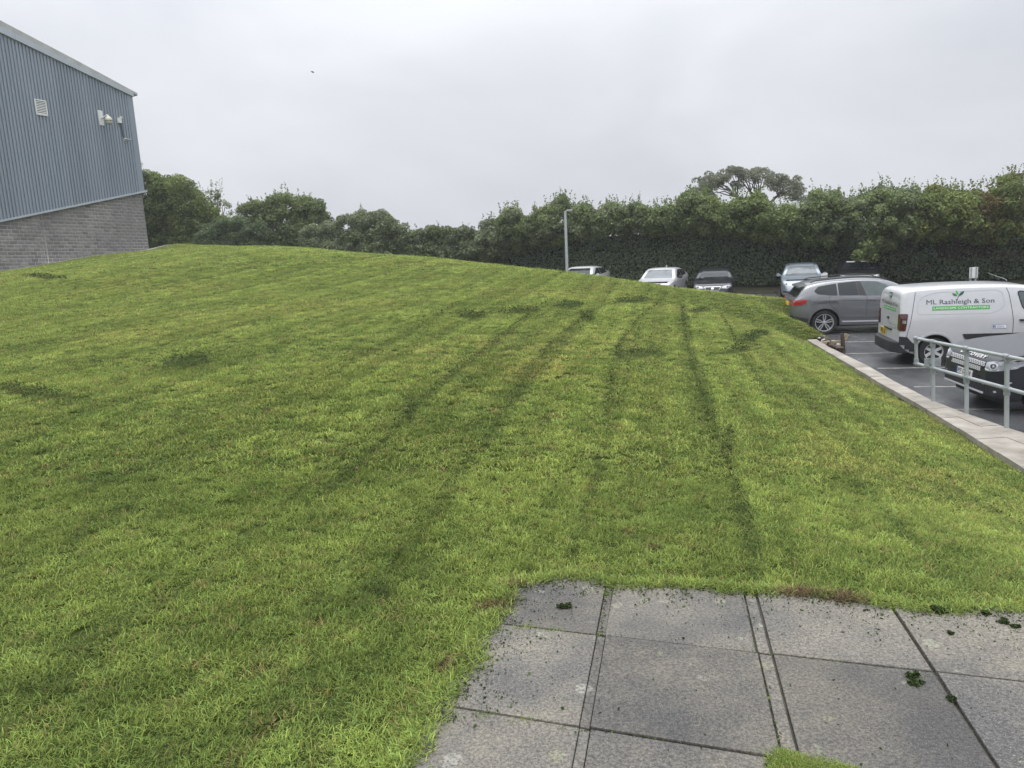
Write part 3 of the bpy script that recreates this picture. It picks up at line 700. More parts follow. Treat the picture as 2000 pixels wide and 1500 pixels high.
def text_polys(body, size, offset=0.0, spacing=1.0, shear=0.0):
    cu = bpy.data.curves.new('lettering', 'FONT'); cu.body = body; cu.size = size; cu.offset = offset; cu.space_character = spacing; cu.shear = shear; cu.resolution_u = 3
    ob = bpy.data.objects.new('lettering', cu); COL.objects.link(ob); dg = bpy.context.evaluated_depsgraph_get(); dg.update()
    me = bpy.data.meshes.new_from_object(ob.evaluated_get(dg)); P = [[(me.vertices[i].co.x, me.vertices[i].co.y) for i in p.vertices] for p in me.polygons]
    bpy.data.objects.remove(ob); bpy.data.curves.remove(cu); bpy.data.meshes.remove(me)
    xs = [q[0] for p in P for q in p]; return P, min(xs), max(xs)
def fit_text(body, u0, u1, v0, h, offset=0.0, spacing=1.0, shear=0.0, flip=False, slope=0.0):
    P, a, b = text_polys(body, 1.0, offset, spacing, shear); k = (u1-u0)/(b-a); kh = h/0.70
    return [[((u1-(x-a)*k) if flip else (u0+(x-a)*k), v0+y*kh+slope*(x-a)*k) for x, y in p] for p in P]
def paint(name, col, metal=0.0, rough=0.30): return mat(name, col, rough, metal, var=0.04, scale=3, coat=0.8, obj=True)
M['glass_dark'] = mat('glass_dark', (0.018, 0.022, 0.024), 0.05, spec=0.55)
M['glass_grey'] = mat('glass_grey', (0.075, 0.10, 0.10), 0.06, spec=0.8, col2=(0.03, 0.045, 0.048), scale=2.2, obj=True)
M['trim_black'] = mat('trim_black', (0.022, 0.023, 0.026), 0.5, var=0.15, scale=14)
M['tyre'] = mat('tyre', (0.016, 0.016, 0.017), 0.75, bump=0.3, bscale=60)
M['alloy'] = mat('alloy', (0.50, 0.51, 0.53), 0.3, metal=0.55)
M['hubcap'] = mat('hubcap', (0.50, 0.51, 0.53), 0.45, metal=0.2)
M['chrome'] = mat('chrome', (0.62, 0.63, 0.65), 0.25, metal=0.35)
M['glass_sky_reflect'] = mat('glass_sky_reflect', (0.17, 0.19, 0.20), 0.08, spec=0.7, col2=(0.10, 0.115, 0.12), scale=1.5, obj=True)  # sky reflected in the windscreens is painted into this pale base colour
M['red_lens'] = mat('red_lens', (0.30, 0.012, 0.014), 0.12, coat=1.0)
M['dark_red_lens'] = mat('dark_red_lens', (0.055, 0.006, 0.009), 0.12, coat=1.0)
M['clear_lens'] = mat('clear_lens', (0.42, 0.44, 0.47), 0.1, coat=1.0, col2=(0.16, 0.17, 0.19), scale=9, obj=True)
M['plate_white'] = mat('plate_white', (0.62, 0.62, 0.58), 0.4)
M['plate_yellow'] = mat('plate_yellow', (0.62, 0.42, 0.03), 0.4)
M['ink'] = mat('ink', (0.012, 0.012, 0.014), 0.5)
M['navy_ink'] = mat('navy_ink', (0.035, 0.045, 0.085), 0.5)
M['blue_print'] = mat('blue_print', (0.02, 0.05, 0.28), 0.4)
M['green_print'] = mat('green_print', (0.07, 0.36, 0.07), 0.45)
M['leaf_print'] = mat('leaf_print', (0.03, 0.14, 0.07), 0.45)
M['teal_print'] = mat('teal_print', (0.012, 0.075, 0.065), 0.45)
M['white_print'] = mat('white_print', (0.72, 0.73, 0.72), 0.45)
M['grey_print'] = mat('grey_print', (0.22, 0.23, 0.23), 0.5)
def wheel(parent, x, y, r, wd, side, style, rim_m):
    """side -1 = right-hand side of the car"""
    o = empty('wheel', (0, 0, 0)); o.parent = parent; o.location = (x, y, r); tag(o)
    sg_ = side; h = wd/2; rr = r*style.get('rim', 0.70)
    MX = Matrix.Identity(4)
    pr = [(rr, -h*.9), (r*.93, -h), (r*.985, -h*.8), (r, -h*.4), (r, h*.4), (r*.985, h*.8), (r*.93, h), (rr, h*.9)]
    MB().lathe(pr, 36, axis='y').build('tyre', M['tyre'], o, smooth=True)
    mb = MB().lathe([(rr, h*.93*sg_), (rr*.94, h*.90*sg_), (rr*.92, h*.35*sg_)], 36, axis='y')
    n = style['n']; yo = h*0.80*sg_
    for k in range(n):
        a = 2*math.pi*k/n+math.pi/2
        for da, db in ([(-.10, -.24), (.10, .24)] if style.get('double') else [(0, 0)]):
            for t0, t1 in ((0.12, 0.55), (0.55, 0.95)):
                def at_(t): 
                    an = a+(da+(db-da)*math.sin(t*math.pi)*0.9 if style.get('double') else 0); return Vector((math.cos(an)*rr*t, yo-sg_*0.02*(1-t), math.sin(an)*rr*t)), an
                (p0, a0), (p1, a1) = at_(t0), at_(t1); ww = style['w']*rr
                q0 = Vector((-math.sin(a0), 0, math.cos(a0)))*ww*(style.get('w0', 1)); q1 = Vector((-math.sin(a1), 0, math.cos(a1)))*ww
                dn = Vector((0, -sg_*0.03, 0))
                mb.add([p0-q0, p0+q0, p1+q1, p1-q1, p0-q0+dn, p0+q0+dn, p1+q1+dn, p1-q1+dn], [(0, 1, 2, 3), (0, 4, 5, 1), (1, 5, 6, 2), (2, 6, 7, 3), (3, 7, 4, 0)])
    mb.lathe([(rr*.20, yo-sg_*.03), (rr*.20, yo+sg_*.005), (rr*.12, yo+sg_*.012), (.001, yo+sg_*.012)], 20, axis='y')
    mb.build('rim', rim_m, o, smooth=True)
    MB().lathe([(rr*.93, h*.25*sg_), (.001, h*.25*sg_)], 24, axis='y').build('brake_backing', M['dark'], o)
    return o
def place(pos, heading):
    """heading: world xy direction of the nose; sits on the tilted car park"""
    nz_ = Vector((0, -CPS, 1)).normalized(); hx = Vector((heading[0], heading[1], 0)); hx = (hx-nz_*hx.dot(nz_)).normalized(); hy = nz_.cross(hx)
    m4 = Matrix.Identity(4)
    for i in range(3): m4[i][0] = hx[i]; m4[i][1] = hy[i]; m4[i][2] = nz_[i]; m4[i][3] = pos[i]
    return m4
def vehicle(name, sp, m4, label, cat, paint_m, group=None):
    root = empty(name, mat4=m4); tag(root, label, cat, group)
    V, F = car_body(sp); sh = Shell(V, F)
    me = bpy.data.meshes.new('body'); me.from_pydata(V, [], F); o = link('body', me, paint_m, root, smooth=True)
    try: me.set_sharp_from_angle(angle=math.radians(40))
    except Exception: pass
    W, L = sp['W'], sp['L']; xf, xr = sp['axles'][1], sp['axles'][0]
    ub = MB().box((0, 0, 0.42), (L-0.42, W-2*sp['tw']-0.14, 0.42)).box(((xf+xr)/2, 0, 0.36), ((xf-xr)-2*sp['arch']-.06, W-.16, 0.24))
    # the cabin floor keeps daylight from showing through the arches
    ub.box((0, 0, 0.76), (L-0.7, W-0.5, 0.26)); ub.build('underbody', M['dark'], root)
    for x in sp['axles']:
        for s_ in (-1, 1): wheel(root, x, s_*(W/2-sp['tw']/2-0.012), sp['r'], sp['tw'], s_, sp['style'], sp['rim_m'])
    return root, sh
def fit(root, sh, name, polys, side, m, off=0.004, res=0.06, skirt=0.012, smooth=False, parent=None):
    return sh.patch(MB(), polys, side, off, res, skirt).build(name, m, parent or root, smooth=smooth)
def mirrors(root, x, y, z, m):
    for s_ in (-1, 1):
        mb = MB().lathe([(.001, -.07), (.055, -.06), (.075, -.02), (.072, .03), (.06, .05), (.001, .052)], 12, M=Matrix.Translation((x, s_*(y+.10), z)) @ Matrix.Diagonal((1, 1.35, 1, 1)) @ Matrix.Rotation(math.pi/2, 4, 'Y'))
        mb.tube([(x, s_*(y-.03), z-.04), (x, s_*(y+.06), z-.03)], .025, 6); mb.build('wing_mirror', m, root, smooth=True)
def plate_on(root, sh, side, u0, u1, v0, v1, m, txt, blue=False, flip=False):
    o = fit(root, sh, 'number_plate', [[(u0, v0), (u1, v0), (u1, v1), (u0, v1)]], side, m, 0.012, 0.1, 0.03)
    a, b = u0+.03, u1-.03
    if blue:
        q = [(u1-.045, v0), (u1, v0), (u1, v1), (u1-.045, v1)] if flip else [(u0, v0), (u0+.045, v0), (u0+.045, v1), (u0, v1)]
        fit(root, sh, 'country_band', [q], side, M['blue_print'], 0.015, 0, 0, parent=o)
        if flip: b -= .04
        else: a += .04
    if txt: fit(root, sh, 'plate_lettering', fit_text(txt, a, b, v0+.018, (v1-v0)-.036, 0.012, flip=flip), side, M['ink'], 0.016, 0, 0, parent=o)
    return o
# --- white van ----------------------------------------------------------------
vp = on_plane(1820, 713.5, CPZ, CPS)                                   # right rear tyre on the ground
van_sp = dict(L=4.38, W=1.81, axles=(-1.46, 1.27), r=0.325, tw=0.205, zc=0.335, arch=0.395, tumble=0.20, rail=0.90, rpow=0.42, drop=0.05, zmax=0.75, zcrease=0.9, crease=0.0,
    top=[(-2.19, 1.46), (-2.175, 1.62), (-2.12, 1.725), (-2.0, 1.77), (-1.6, 1.80), (-.9, 1.82), (-.2, 1.815), (.35, 1.78), (.75, 1.70), (1.2, 1.35), (1.35, 1.2), (1.7, 1.12), (2.0, 1.0), (2.12, .85), (2.19, .6)],
    belt=[(-2.19, 1.14), (2.19, 1.10)], floor=[(-2.19, .50), (-2.0, .33), (-1.8, .27), (1.9, .24), (2.19, .28)],
    plan=[(-2.19, .915), (-2.15, .955), (-2.05, .985), (-1.8, 1.0), (1.3, 1.0), (1.8, .94), (2.1, .8), (2.19, .68)], style=dict(n=6, w=.17, w0=.8, rim=.62), rim_m=M['hubcap'])
VH_ = BX[:2]
vm = place((0, 0, 0), VH_); rel = vm @ Vector((-1.46, -0.82, 0)); vm = place(Vector(vp)-rel, VH_)
van, sh = vehicle('van', van_sp, vm, 'white landscaping van with green lettering parked behind the railing', 'van', paint('van_white', (0.47, 0.48, 0.50), rough=0.35))
fit(van, sh, 'bumper', [[(-2.19, .30), (-1.87, .30), (-1.87, .52), (-1.94, .56), (-2.05, .69), (-2.19, .70)]], 'R', M['trim_black'], .022, .05, .04)
fit(van, sh, 'bumper', [[(-2.19, .30), (-1.87, .30), (-1.87, .52), (-1.94, .56), (-2.05, .69), (-2.19, .70)]], 'L', M['trim_black'], .022, .05, .04)
MB().prism(rounded([(-2.16, -.86), (-2.33, -.62), (-2.36, 0), (-2.33, .62), (-2.16, .86), (-1.98, .86), (-1.98, -.86)], .08), .30, .56).build('rear_bumper', M['trim_black'], van, bevel=.03)
fit(van, sh, 'panel_gap', stroke([(-2.06, .70), (-2.0, .98), (-1.95, 1.30), (-1.90, 1.62), (-1.885, 1.75)], .010), 'R', M['ink'], .004, .05, 0)
fit(van, sh, 'panel_gap', stroke([(-.02, 1.74), (.03, 1.62), (.09, 1.25), (.12, 1.0), (.125, .45)], .010), 'R', M['ink'], .004, .05, 0)
pn = rounded([(-1.86, 1.20), (-1.84, 1.50), (-1.72, 1.61), (-1.45, 1.685), (-.22, 1.705), (-.10, 1.64), (-.05, 1.33), (-.28, 1.19)], .10)
M['van_shadow_line'] = mat('van_crease_shade', (0.42, 0.43, 0.45), 0.4)  # darker grey strokes stand in for shade along the pressed panel edges
fit(van, sh, 'panel_crease_shade', stroke(pn+[pn[0]], .010), 'R', M['van_shadow_line'], .004, .05, 0)
fit(van, sh, 'side_moulding', [rounded([(-.90, .735), (1.0, .735), (1.0, .61), (-.80, .61), (-.85, .63)], .02)], 'R', M['trim_black'], .014, .08, .02)
ar = [(-1.46+.43*math.cos(t), .335+.43*math.sin(t)) for t in np.linspace(0.05, math.pi-.05, 24)]
fit(van, sh, 'arch_lip', stroke(ar, .035), 'R', bpy.data.materials['van_white'], .010, 0, .01)
win = rounded([(.20, 1.66), (.66, 1.63), (1.05, 1.33), (1.12, 1.17), (.70, 1.16), (.40, 1.22), (.30, 1.30)], .07)
fit(van, sh, 'side_window', [win], 'R', M['glass_grey'], .005, .08, .012); fit(van, sh, 'side_window', [win], 'L', M['glass_grey'], .005, .08, .012)
fit(van, sh, 'window_seal', stroke(win+[win[0]], .022), 'R', M['trim_black'], .008, 0, .008)
fit(van, sh, 'windscreen', [rounded([(-.72, 1.22), (.72, 1.22), (.62, 1.70), (-.62, 1.70)], .06)], 'F', M['glass_grey'], .005, .08)
fit(van, sh, 'door_handle', [rounded([(.24, 1.005), (.47, .995), (.47, 1.03), (.24, 1.04)], .012)], 'R', M['ink'], .03, .08, .04)
tl = rounded([(-2.19, .82), (-2.085, .83), (-2.045, 1.22), (-2.19, 1.22)], .03)
for s_ in 'RL': fit(van, sh, 'tail_light', [tl], s_, M['dark_red_lens'], .012, .06, .02)
for s_ in (-1, 1): fit(van, sh, 'tail_light', [rounded([(s_*.86, .82), (s_*.66, .84), (s_*.68, 1.20), (s_*.86, 1.22)], .03)], 'B', M['dark_red_lens'], .012, .05, .02)
fit(van, sh, 'lamp_stripe', [[(-2.15, 1.0), (-2.085, 1.0), (-2.08, 1.07), (-2.15, 1.07)]], 'R', M['clear_lens'], .014, .05, 0)
# rear doors
fit(van, sh, 'panel_gap', stroke([(.12, .58), (.12, 1.62)], .010), 'B', M['ink'], .003, 0, 0)
rw = rounded([(-.66, 1.18), (.66, 1.18), (.60, 1.62), (-.60, 1.62)], .08); fit(van, sh, 'panel_crease_shade', stroke(rw+[rw[0]], .010), 'B', M['van_shadow_line'], .003, 0, 0)
fit(van, sh, 'door_handle', [rounded([(.0, 1.02), (.10, 1.02), (.10, 1.07), (.0, 1.07)], .01)], 'B', M['ink'], .03, .06, .03)
plate_on(van, sh, 'B', .2, .62, .60, .76, M['plate_yellow'], 'WK16', flip=True)
MB().box((-2.2, 0, .79), (.05, .5, .03)).build('plate_lamp', M['ink'], van)
fit(van, sh, 'brake_lamp', [[(-.12, 1.63), (.12, 1.63), (.12, 1.65), (-.12, 1.65)]], 'B', M['ink'], .006, .1, .01)
def sprout(u, v, k, side, root, sh, par, flip=False):
    fx = -1 if flip else 1
    T_ = lambda pts: [[(u+fx*x*k, v+y*k) for x, y in pts]]
    leafp = lambda x0, y0, x1, y1, wd: [(x0, y0)] + [(x0+(x1-x0)*t-(y1-y0)*wd*math.sin(math.pi*t), y0+(y1-y0)*t+(x1-x0)*wd*math.sin(math.pi*t)) for t in (.2, .4, .6, .8)] + [(x1, y1)] + [(x0+(x1-x0)*t+(y1-y0)*wd*math.sin(math.pi*t), y0+(y1-y0)*t-(x1-x0)*wd*math.sin(math.pi*t)) for t in (.8, .6, .4, .2)]
    fit(root, sh, 'logo_leaf', T_(leafp(0, .45, -.55, .78, .20)), side, M['leaf_print'], .006, 0, 0, parent=par)
    fit(root, sh, 'logo_leaf', T_(leafp(.10, .55, -.12, 1.10, .22)), side, M['green_print'], .006, 0, 0, parent=par)
    fit(root, sh, 'logo_leaf', T_(leafp(.12, .45, .75, 1.0, .18)), side, M['teal_print'], .006, 0, 0, parent=par)
    fit(root, sh, 'logo_stem', [[(u+fx*x*k, v+y*k) for x, y in q] for q in stroke([(.30, .58), (.10, .36), (.02, .22), (0, .0)], .06)], side, M['teal_print'], .006, 0, 0, parent=par)
def serif_text(body, u0, u1, v0, h, flip=False):
    """book lettering: the sans outline with small bars at the feet and heads of the stems"""
    P = fit_text(body, u0, u1, v0, h, -0.008, 1.0, flip=flip)
    P += fit_text(body, u0+.002, u1+.002, v0, h, -0.012, 1.0, flip=flip); bars = []
    for p in P:
        ys_ = [q[1] for q in p]; lo, hi = min(ys_), max(ys_)
        for yy_, s_ in ((lo, 1), (hi, -1)):
            xs_ = [q[0] for q in p if abs(q[1]-yy_) < h*0.02]
            if len(xs_) >= 2 and h*.04 < max(xs_)-min(xs_) < h*.22 and (abs(lo-v0) < h*.04):
                c_ = (min(xs_)+max(xs_))/2; bars.append([(c_-h*.15, yy_), (c_+h*.15, yy_), (c_+h*.15, yy_+s_*h*.05), (c_-h*.15, yy_+s_*h*.05)])
    return P+bars
lt_ = fit(van, sh, 'lettering', serif_text('ML Rashleigh & Son', -1.66, -.27, 1.425, .098), 'R', M['navy_ink'], .006, 0, 0)
st_ = fit(van, sh, 'lettering_strip', [[(-1.54, 1.285), (-.36, 1.285), (-.36, 1.375), (-1.54, 1.375)]], 'R', M['green_print'], .005, .1, 0)
fit(van, sh, 'strip_lettering', fit_text('LANDSCAPE CONTRACTORS', -1.51, -.39, 1.308, .046, 0.004, 1.05), 'R', M['white_print'], .008, 0, 0, parent=st_)
sprout(-1.02, 1.50, .20, 'R', van, sh, lt_)
st = fit(van, sh, 'sticker', [[(-.30, .845), (-.01, .845), (-.01, .93), (-.30, .93)]], 'R', M['white_print'], .004, .1, 0)
fit(van, sh, 'sticker_border', stroke([(-.30, .845), (-.01, .845), (-.01, .93), (-.30, .93), (-.30, .845)], .005), 'R', M['blue_print'], .006, 0, 0, parent=st)
fit(van, sh, 'sticker_badge', [[(-.285, .862), (-.23, .862), (-.23, .915), (-.285, .915)]], 'R', M['blue_print'], .006, .1, 0, parent=st)
fit(van, sh, 'sticker_lettering', fit_text('f', -.262, -.242, .866, .045, .01), 'R', M['white_print'], .008, 0, 0, parent=st)
fit(van, sh, 'sticker_lettering', fit_text('Find us on', -.21, -.09, .900, .014, .01)+fit_text('facebook', -.21, -.05, .868, .022, .02), 'R', M['blue_print'], .006, 0, 0, parent=st)
fit(van, sh, 'lettering', fit_text('Office: 01', .37, .86, .885, .060, -.004), 'R', M['grey_print'], .006, 0, 0)
fit(van, sh, 'lettering', fit_text('Mob: 07', .42, .82, .785, .060, -.004), 'R', M['grey_print'], .006, 0, 0)
# the same badge, smaller, on the back doors
lb = fit(van, sh, 'lettering', serif_text('ML Rashleigh & Son', -.58, .58, 1.36, .085, flip=True), 'B', M['navy_ink'], .006, 0, 0)
sb = fit(van, sh, 'lettering_strip', [[(-.46, 1.235), (.46, 1.235), (.46, 1.31), (-.46, 1.31)]], 'B', M['green_print'], .005, .1, 0)
fit(van, sh, 'strip_lettering', fit_text('LANDSCAPE CONTRACTORS', -.43, .43, 1.255, .035, 0.004, 1.05, flip=True), 'B', M['white_print'], .008, 0, 0, parent=sb)
sprout(0, 1.44, .17, 'B', van, sh, lb, True)
fit(van, sh, 'lettering', fit_text('Office: 01', -.55, .0, .90, .045, flip=True)+fit_text('Mob: 07', -.55, -.05, .82, .045, flip=True), 'B', M['grey_print'], .006, 0, 0)
mirrors(van, .98, .86, 1.22, M['trim_black'])
MB().tube([(.30, .0, 1.83), (.28, 0, 1.86), (-.10, 0, 2.02)], [.012, .008, .004], 6).build('aerial', M['galv_fit'], van)
# --- grey SUV -----------------------------------------------------------------
bp_ = on_plane(1608, 652.5, CPZ, CPS)
suv_sp = dict(L=4.65, W=1.88, axles=(-1.36, 1.45), r=0.365, tw=0.245, zc=0.37, arch=0.43, tumble=0.40, rail=0.86, rpow=0.6, drop=0.05, zmax=0.72, zcrease=1.03, crease=0.014,
    top=[(-2.325, .70), (-2.315, .86), (-2.27, 1.02), (-2.20, 1.10), (-2.12, 1.18), (-2.0, 1.36), (-1.90, 1.49), (-1.7, 1.565), (-1.2, 1.635), (-.4, 1.665), (.2, 1.63), (.6, 1.52), (1.0, 1.28), (1.2, 1.16), (1.5, 1.09), (2.0, .98), (2.2, .86), (2.3, .7), (2.325, .55)],
    belt=[(-2.325, 1.10), (-1.6, 1.18), (0, 1.13), (1.2, 1.06), (2.325, .95)], floor=[(-2.325, .48), (-2.15, .40), (-1.9, .33), (1.9, .26), (2.325, .30)],
    plan=[(-2.325, .80), (-2.28, .87), (-2.15, .935), (-1.8, .985), (-1.2, 1.0), (1.3, 1.0), (1.9, .95), (2.2, .80), (2.325, .62)], style=dict(n=5, w=.052, double=True, rim=.735), rim_m=M['alloy'])
m0 = place((0, 0, 0), BX[:2]); rel = m0 @ Vector((-1.36, -.81, 0)); sm = place(Vector(bp_)-rel, BX[:2])
pg = paint('suv_grey', (0.205, 0.212, 0.225), metal=0.6, rough=0.26)
suv, sh = vehicle('suv', suv_sp, sm, 'grey metallic SUV with tinted glass parked tail to the grass bank', 'car', pg)
fit(suv, sh, 'side_window', [rounded([(-1.68, 1.33), (-1.55, 1.46), (-1.04, 1.535), (-1.01, 1.18), (-1.25, 1.19), (-1.58, 1.235)], .04)], 'R', M['glass_dark'], .005, .07)
fit(suv, sh, 'side_window', [rounded([(-1.00, 1.54), (-.50, 1.575), (-.42, 1.165), (-.97, 1.18)], .03)], 'R', M['glass_dark'], .005, .07)
fit(suv, sh, 'pillar', [[(-.495, 1.577), (-.355, 1.58), (-.20, 1.15), (-.415, 1.165)]], 'R', M['trim_black'], .004, .07)
fit(suv, sh, 'side_window', [rounded([(-.35, 1.58), (.10, 1.555), (.34, 1.46), (.72, 1.21), (.76, 1.145), (-.19, 1.15)], .04)], 'R', M['glass_grey'], .005, .07)
fit(suv, sh, 'side_window', [rounded([(-1.68, 1.33), (-1.5, 1.48), (.10, 1.555), (.72, 1.21), (.70, 1.13), (-1.58, 1.22)], .05)], 'L', M['glass_dark'], .005, .07)
fit(suv, sh, 'rear_window', [rounded([(-.66, 1.14), (.66, 1.14), (.56, 1.46), (-.56, 1.46)], .06)], 'B', M['glass_dark'], .006, .07)
fit(suv, sh, 'windscreen', [rounded([(-.68, 1.13), (.68, 1.13), (.56, 1.54), (-.56, 1.54)], .06)], 'F', M['glass_dark'], .006, .07)
MB().prism(rounded([(-2.08, -.60), (-1.78, -.63), (-1.78, .63), (-2.08, .60)], .05), 1.475, 1.525, lambda x, y, z: (x, y, z+(x+1.78)*.20)).build('spoiler', pg, suv, bevel=.012)
for s_ in (-1, 1):
    MB().tube([(-1.75, s_*.60, 1.575), (-1.6, s_*.61, 1.63), (-.9, s_*.615, 1.68), (-.2, s_*.605, 1.70), (.25, s_*.59, 1.66), (.42, s_*.58, 1.60)], .017, 6).build('roof_rail', M['trim_black'], suv, smooth=True)
tlp = [(-2.325, .985), (-2.22, 1.055), (-2.05, 1.09), (-1.86, 1.085), (-1.90, 1.0), (-1.99, .93), (-2.2, .915), (-2.325, .92)]
for s_ in 'RL': fit(suv, sh, 'tail_light', [rounded(tlp, .02)], s_, M['red_lens'], .012, .05, .02)
for s_ in (-1, 1): fit(suv, sh, 'tail_light', [[(s_*.80, .92), (s_*.48, .94), (s_*.48, 1.04), (s_*.80, 1.08)]], 'B', M['red_lens'], .012, .05, .02)
plate_on(suv, sh, 'B', -.26, .26, .86, .965, M['plate_yellow'], '', flip=True)
g = bpy.data.materials.new('x') if False else M['ink']
for pts in ([(-1.25, 1.17), (-1.25, 1.02), (-1.22, .90), (-1.10, .80), (-1.0, .70)], [(-.20, 1.145), (-.185, .98), (-.19, .45)], [(.78, 1.13), (.86, .95), (.90, .5)]):
    fit(suv, sh, 'panel_gap', stroke(pts, .010), 'R', g, .004, .05, 0)
fit(suv, sh, 'fuel_flap', stroke([(-1.58, 1.08), (-1.34, 1.08), (-1.34, .96), (-1.58, .96), (-1.58, 1.08)], .006), 'R', g, .004, .05, 0)
for x in (-1.12, -.07): fit(suv, sh, 'door_handle', [rounded([(x-.11, 1.035), (x+.11, 1.03), (x+.11, 1.062), (x-.11, 1.067)], .012)], 'R', pg, .032, .08, .04)
fit(suv, sh, 'sill_trim', [[(-.88, .515), (.95, .505), (.95, .545), (-.9, .555)]], 'R', pg, .02, .1, .02)
fit(suv, sh, 'sill_strip', [[(-.86, .375), (.98, .365), (.98, .40), (-.88, .41)]], 'R', M['chrome'], .016, .1, .02)
ar = [(-1.36+.455*math.cos(t), .37+.455*math.sin(t)) for t in np.linspace(-0.02, math.pi+.02, 26)]
fit(suv, sh, 'arch_lip', stroke(ar, .05), 'R', pg, .016, 0, .02)
for s_ in 'RL': fit(suv, sh, 'bumper_trim', [[(-2.325, .46), (-1.82, .40), (-1.82, .50), (-2.325, .60)]], s_, M['trim_black'], .010, .06, .02)
fit(suv, sh, 'bumper_trim', [[(-.8, .46), (.8, .46), (.8, .62), (-.8, .62)]], 'B', M['trim_black'], .010, .08, .02)
fit(suv, sh, 'crease', stroke([(-1.84, 1.045), (-1.2, 1.03), (-.2, 1.01), (.95, .98)], .010), 'R', M['trim_black'], .004, .06, 0)
mirrors(suv, .68, .90, 1.17, pg)
# --- dark SUV at the near end, nose to the wall ---------------------------------
dk = mat('dark_suv', (0.012, 0.014, 0.018), 0.32, 0.0, var=.04, scale=3, coat=0.35, obj=True)
dsp = dict(L=4.60, W=1.89, axles=(-1.37, 1.37), r=0.37, tw=0.235, zc=0.375, arch=0.44, tumble=0.36, rail=0.86, rpow=0.6, drop=0.07, zmax=0.75, zcrease=.98, crease=.01,
    top=[(-2.3, .7), (-2.28, 1.0), (-2.15, 1.2), (-2.0, 1.55), (-1.8, 1.66), (-.9, 1.72), (-.5, 1.715), (.0, 1.66), (.4, 1.50), (.75, 1.20), (1.0, 1.155), (1.5, 1.12), (1.9, 1.06), (2.1, 1.005), (2.18, .96), (2.235, .90), (2.275, .78), (2.30, .60)],
    belt=[(-2.3, 1.1), (1.0, 1.06), (2.3, .98)], floor=[(-2.3, .45), (-1.9, .3), (1.8, .28), (2.05, .30), (2.3, .36)],
    plan=[(-2.3, .8), (-2.1, .95), (-1.4, 1.0), (1.4, 1.0), (1.85, .97), (2.1, .90), (2.23, .80), (2.30, .70)], style=dict(n=5, w=.12, rim=.72), rim_m=M['alloy'])
hd = np.array([-math.cos(math.radians(5)), math.sin(math.radians(5))])
dpos = at(1881, 727, 12.7); m0 = place((0, 0, 0), hd); rel = m0 @ Vector((2.30, 0, 0)); dm = place(Vector((dpos[0], dpos[1], cp_z(dpos[0], dpos[1])))-rel, hd)
dsv, sh = vehicle('dark_suv', dsp, dm, 'dark blue-grey SUV with chrome mesh grille facing the railing', 'car', dk)
fit(dsv, sh, 'windscreen', [rounded([(-.70, 1.20), (.70, 1.20), (.60, 1.60), (-.60, 1.60)], .06)], 'F', M['glass_dark'], .006, .08)
for s_ in 'RL': fit(dsv, sh, 'side_window', [rounded([(-1.9, 1.2), (-1.8, 1.5), (.1, 1.58), (.72, 1.16), (-1.6, 1.12)], .05)], s_, M['glass_dark'], .005, .08)
gp_ = rounded([(-.57, .905), (.57, .905), (.52, .80), (.42, .71), (-.42, .71), (-.52, .80)], .03)
gr = fit(dsv, sh, 'grille', [gp_], 'F', M['ink'], .006, .05, .02)
for z0, z1, hw in ((.835, .890, .54), (.745, .800, .46)):                # two bars of bright mesh
    q = []; n = 15
    for k in range(n):
        u = -hw+2*hw*k/n; du = 2*hw/n
        q += stroke([(u, z0), (u+du/2, z1), (u+du, z0)], .014)
    q += stroke([(-hw, z0), (hw, z0)], .010)+stroke([(-hw, z1), (hw, z1)], .010)
    fit(dsv, sh, 'grille_mesh', q, 'F', M['chrome'], .016, 0, .008, parent=gr)
for s_ in (-1, 1):
    hl = rounded([(s_*.565, .905), (s_*.74, .945), (s_*.90, .965), (s_*.905, .84), (s_*.80, .785), (s_*.60, .765)], .02)
    o = fit(dsv, sh, 'headlight', [hl], 'F', M['clear_lens'], .010, .04, .02)
    an = [(s_*.74+.052*math.cos(t), .862+.052*math.sin(t)) for t in np.linspace(0, 2*math.pi, 19)]
    fit(dsv, sh, 'lamp_ring', stroke(an, .010), 'F', M['chrome'], .014, 0, .004, parent=o)
    fit(dsv, sh, 'lamp_lens', [[(s_*.74+.036*math.cos(t), .862+.036*math.sin(t)) for t in np.linspace(0, 2*math.pi, 13)[:-1]]], 'F', M['ink'], .013, 0, 0, parent=o)
    fit(dsv, sh, 'daylight_strip', stroke([(s_*.60, .80), (s_*.68, .79), (s_*.80, .81), (s_*.89, .865)], .014), 'F', M['white_print'], .014, 0, 0, parent=o)
    fit(dsv, sh, 'headlight', [rounded([(2.14, .92), (1.95, .955), (1.72, .965), (1.80, .90), (2.0, .84), (2.14, .83)], .02)], 'L' if s_ > 0 else 'R', M['clear_lens'], .010, .04, .02)
    fit(dsv, sh, 'fog_lamp_bezel', stroke([(s_*.58, .585), (s_*.88, .60), (s_*.84, .54), (s_*.62, .535), (s_*.58, .585)], .012), 'F', M['chrome'], .012, 0, .01)
    fit(dsv, sh, 'fog_lamp', [[(s_*.62, .54), (s_*.83, .545), (s_*.86, .59), (s_*.60, .58)]], 'F', M['ink'], .006, .06, .01)
fit(dsv, sh, 'upper_intake', [rounded([(-.50, .675), (.50, .675), (.46, .63), (-.46, .63)], .015)], 'F', M['ink'], .006, .06, .01)
fit(dsv, sh, 'lower_intake', [rounded([(-.62, .50), (.62, .50), (.55, .42), (-.55, .42)], .02)], 'F', M['trim_black'], .006, .06, .01)
fit(dsv, sh, 'skid_plate', stroke([(-.78, .43), (-.62, .385), (.62, .385), (.78, .43)], .032), 'F', M['chrome'], .016, 0, .02)
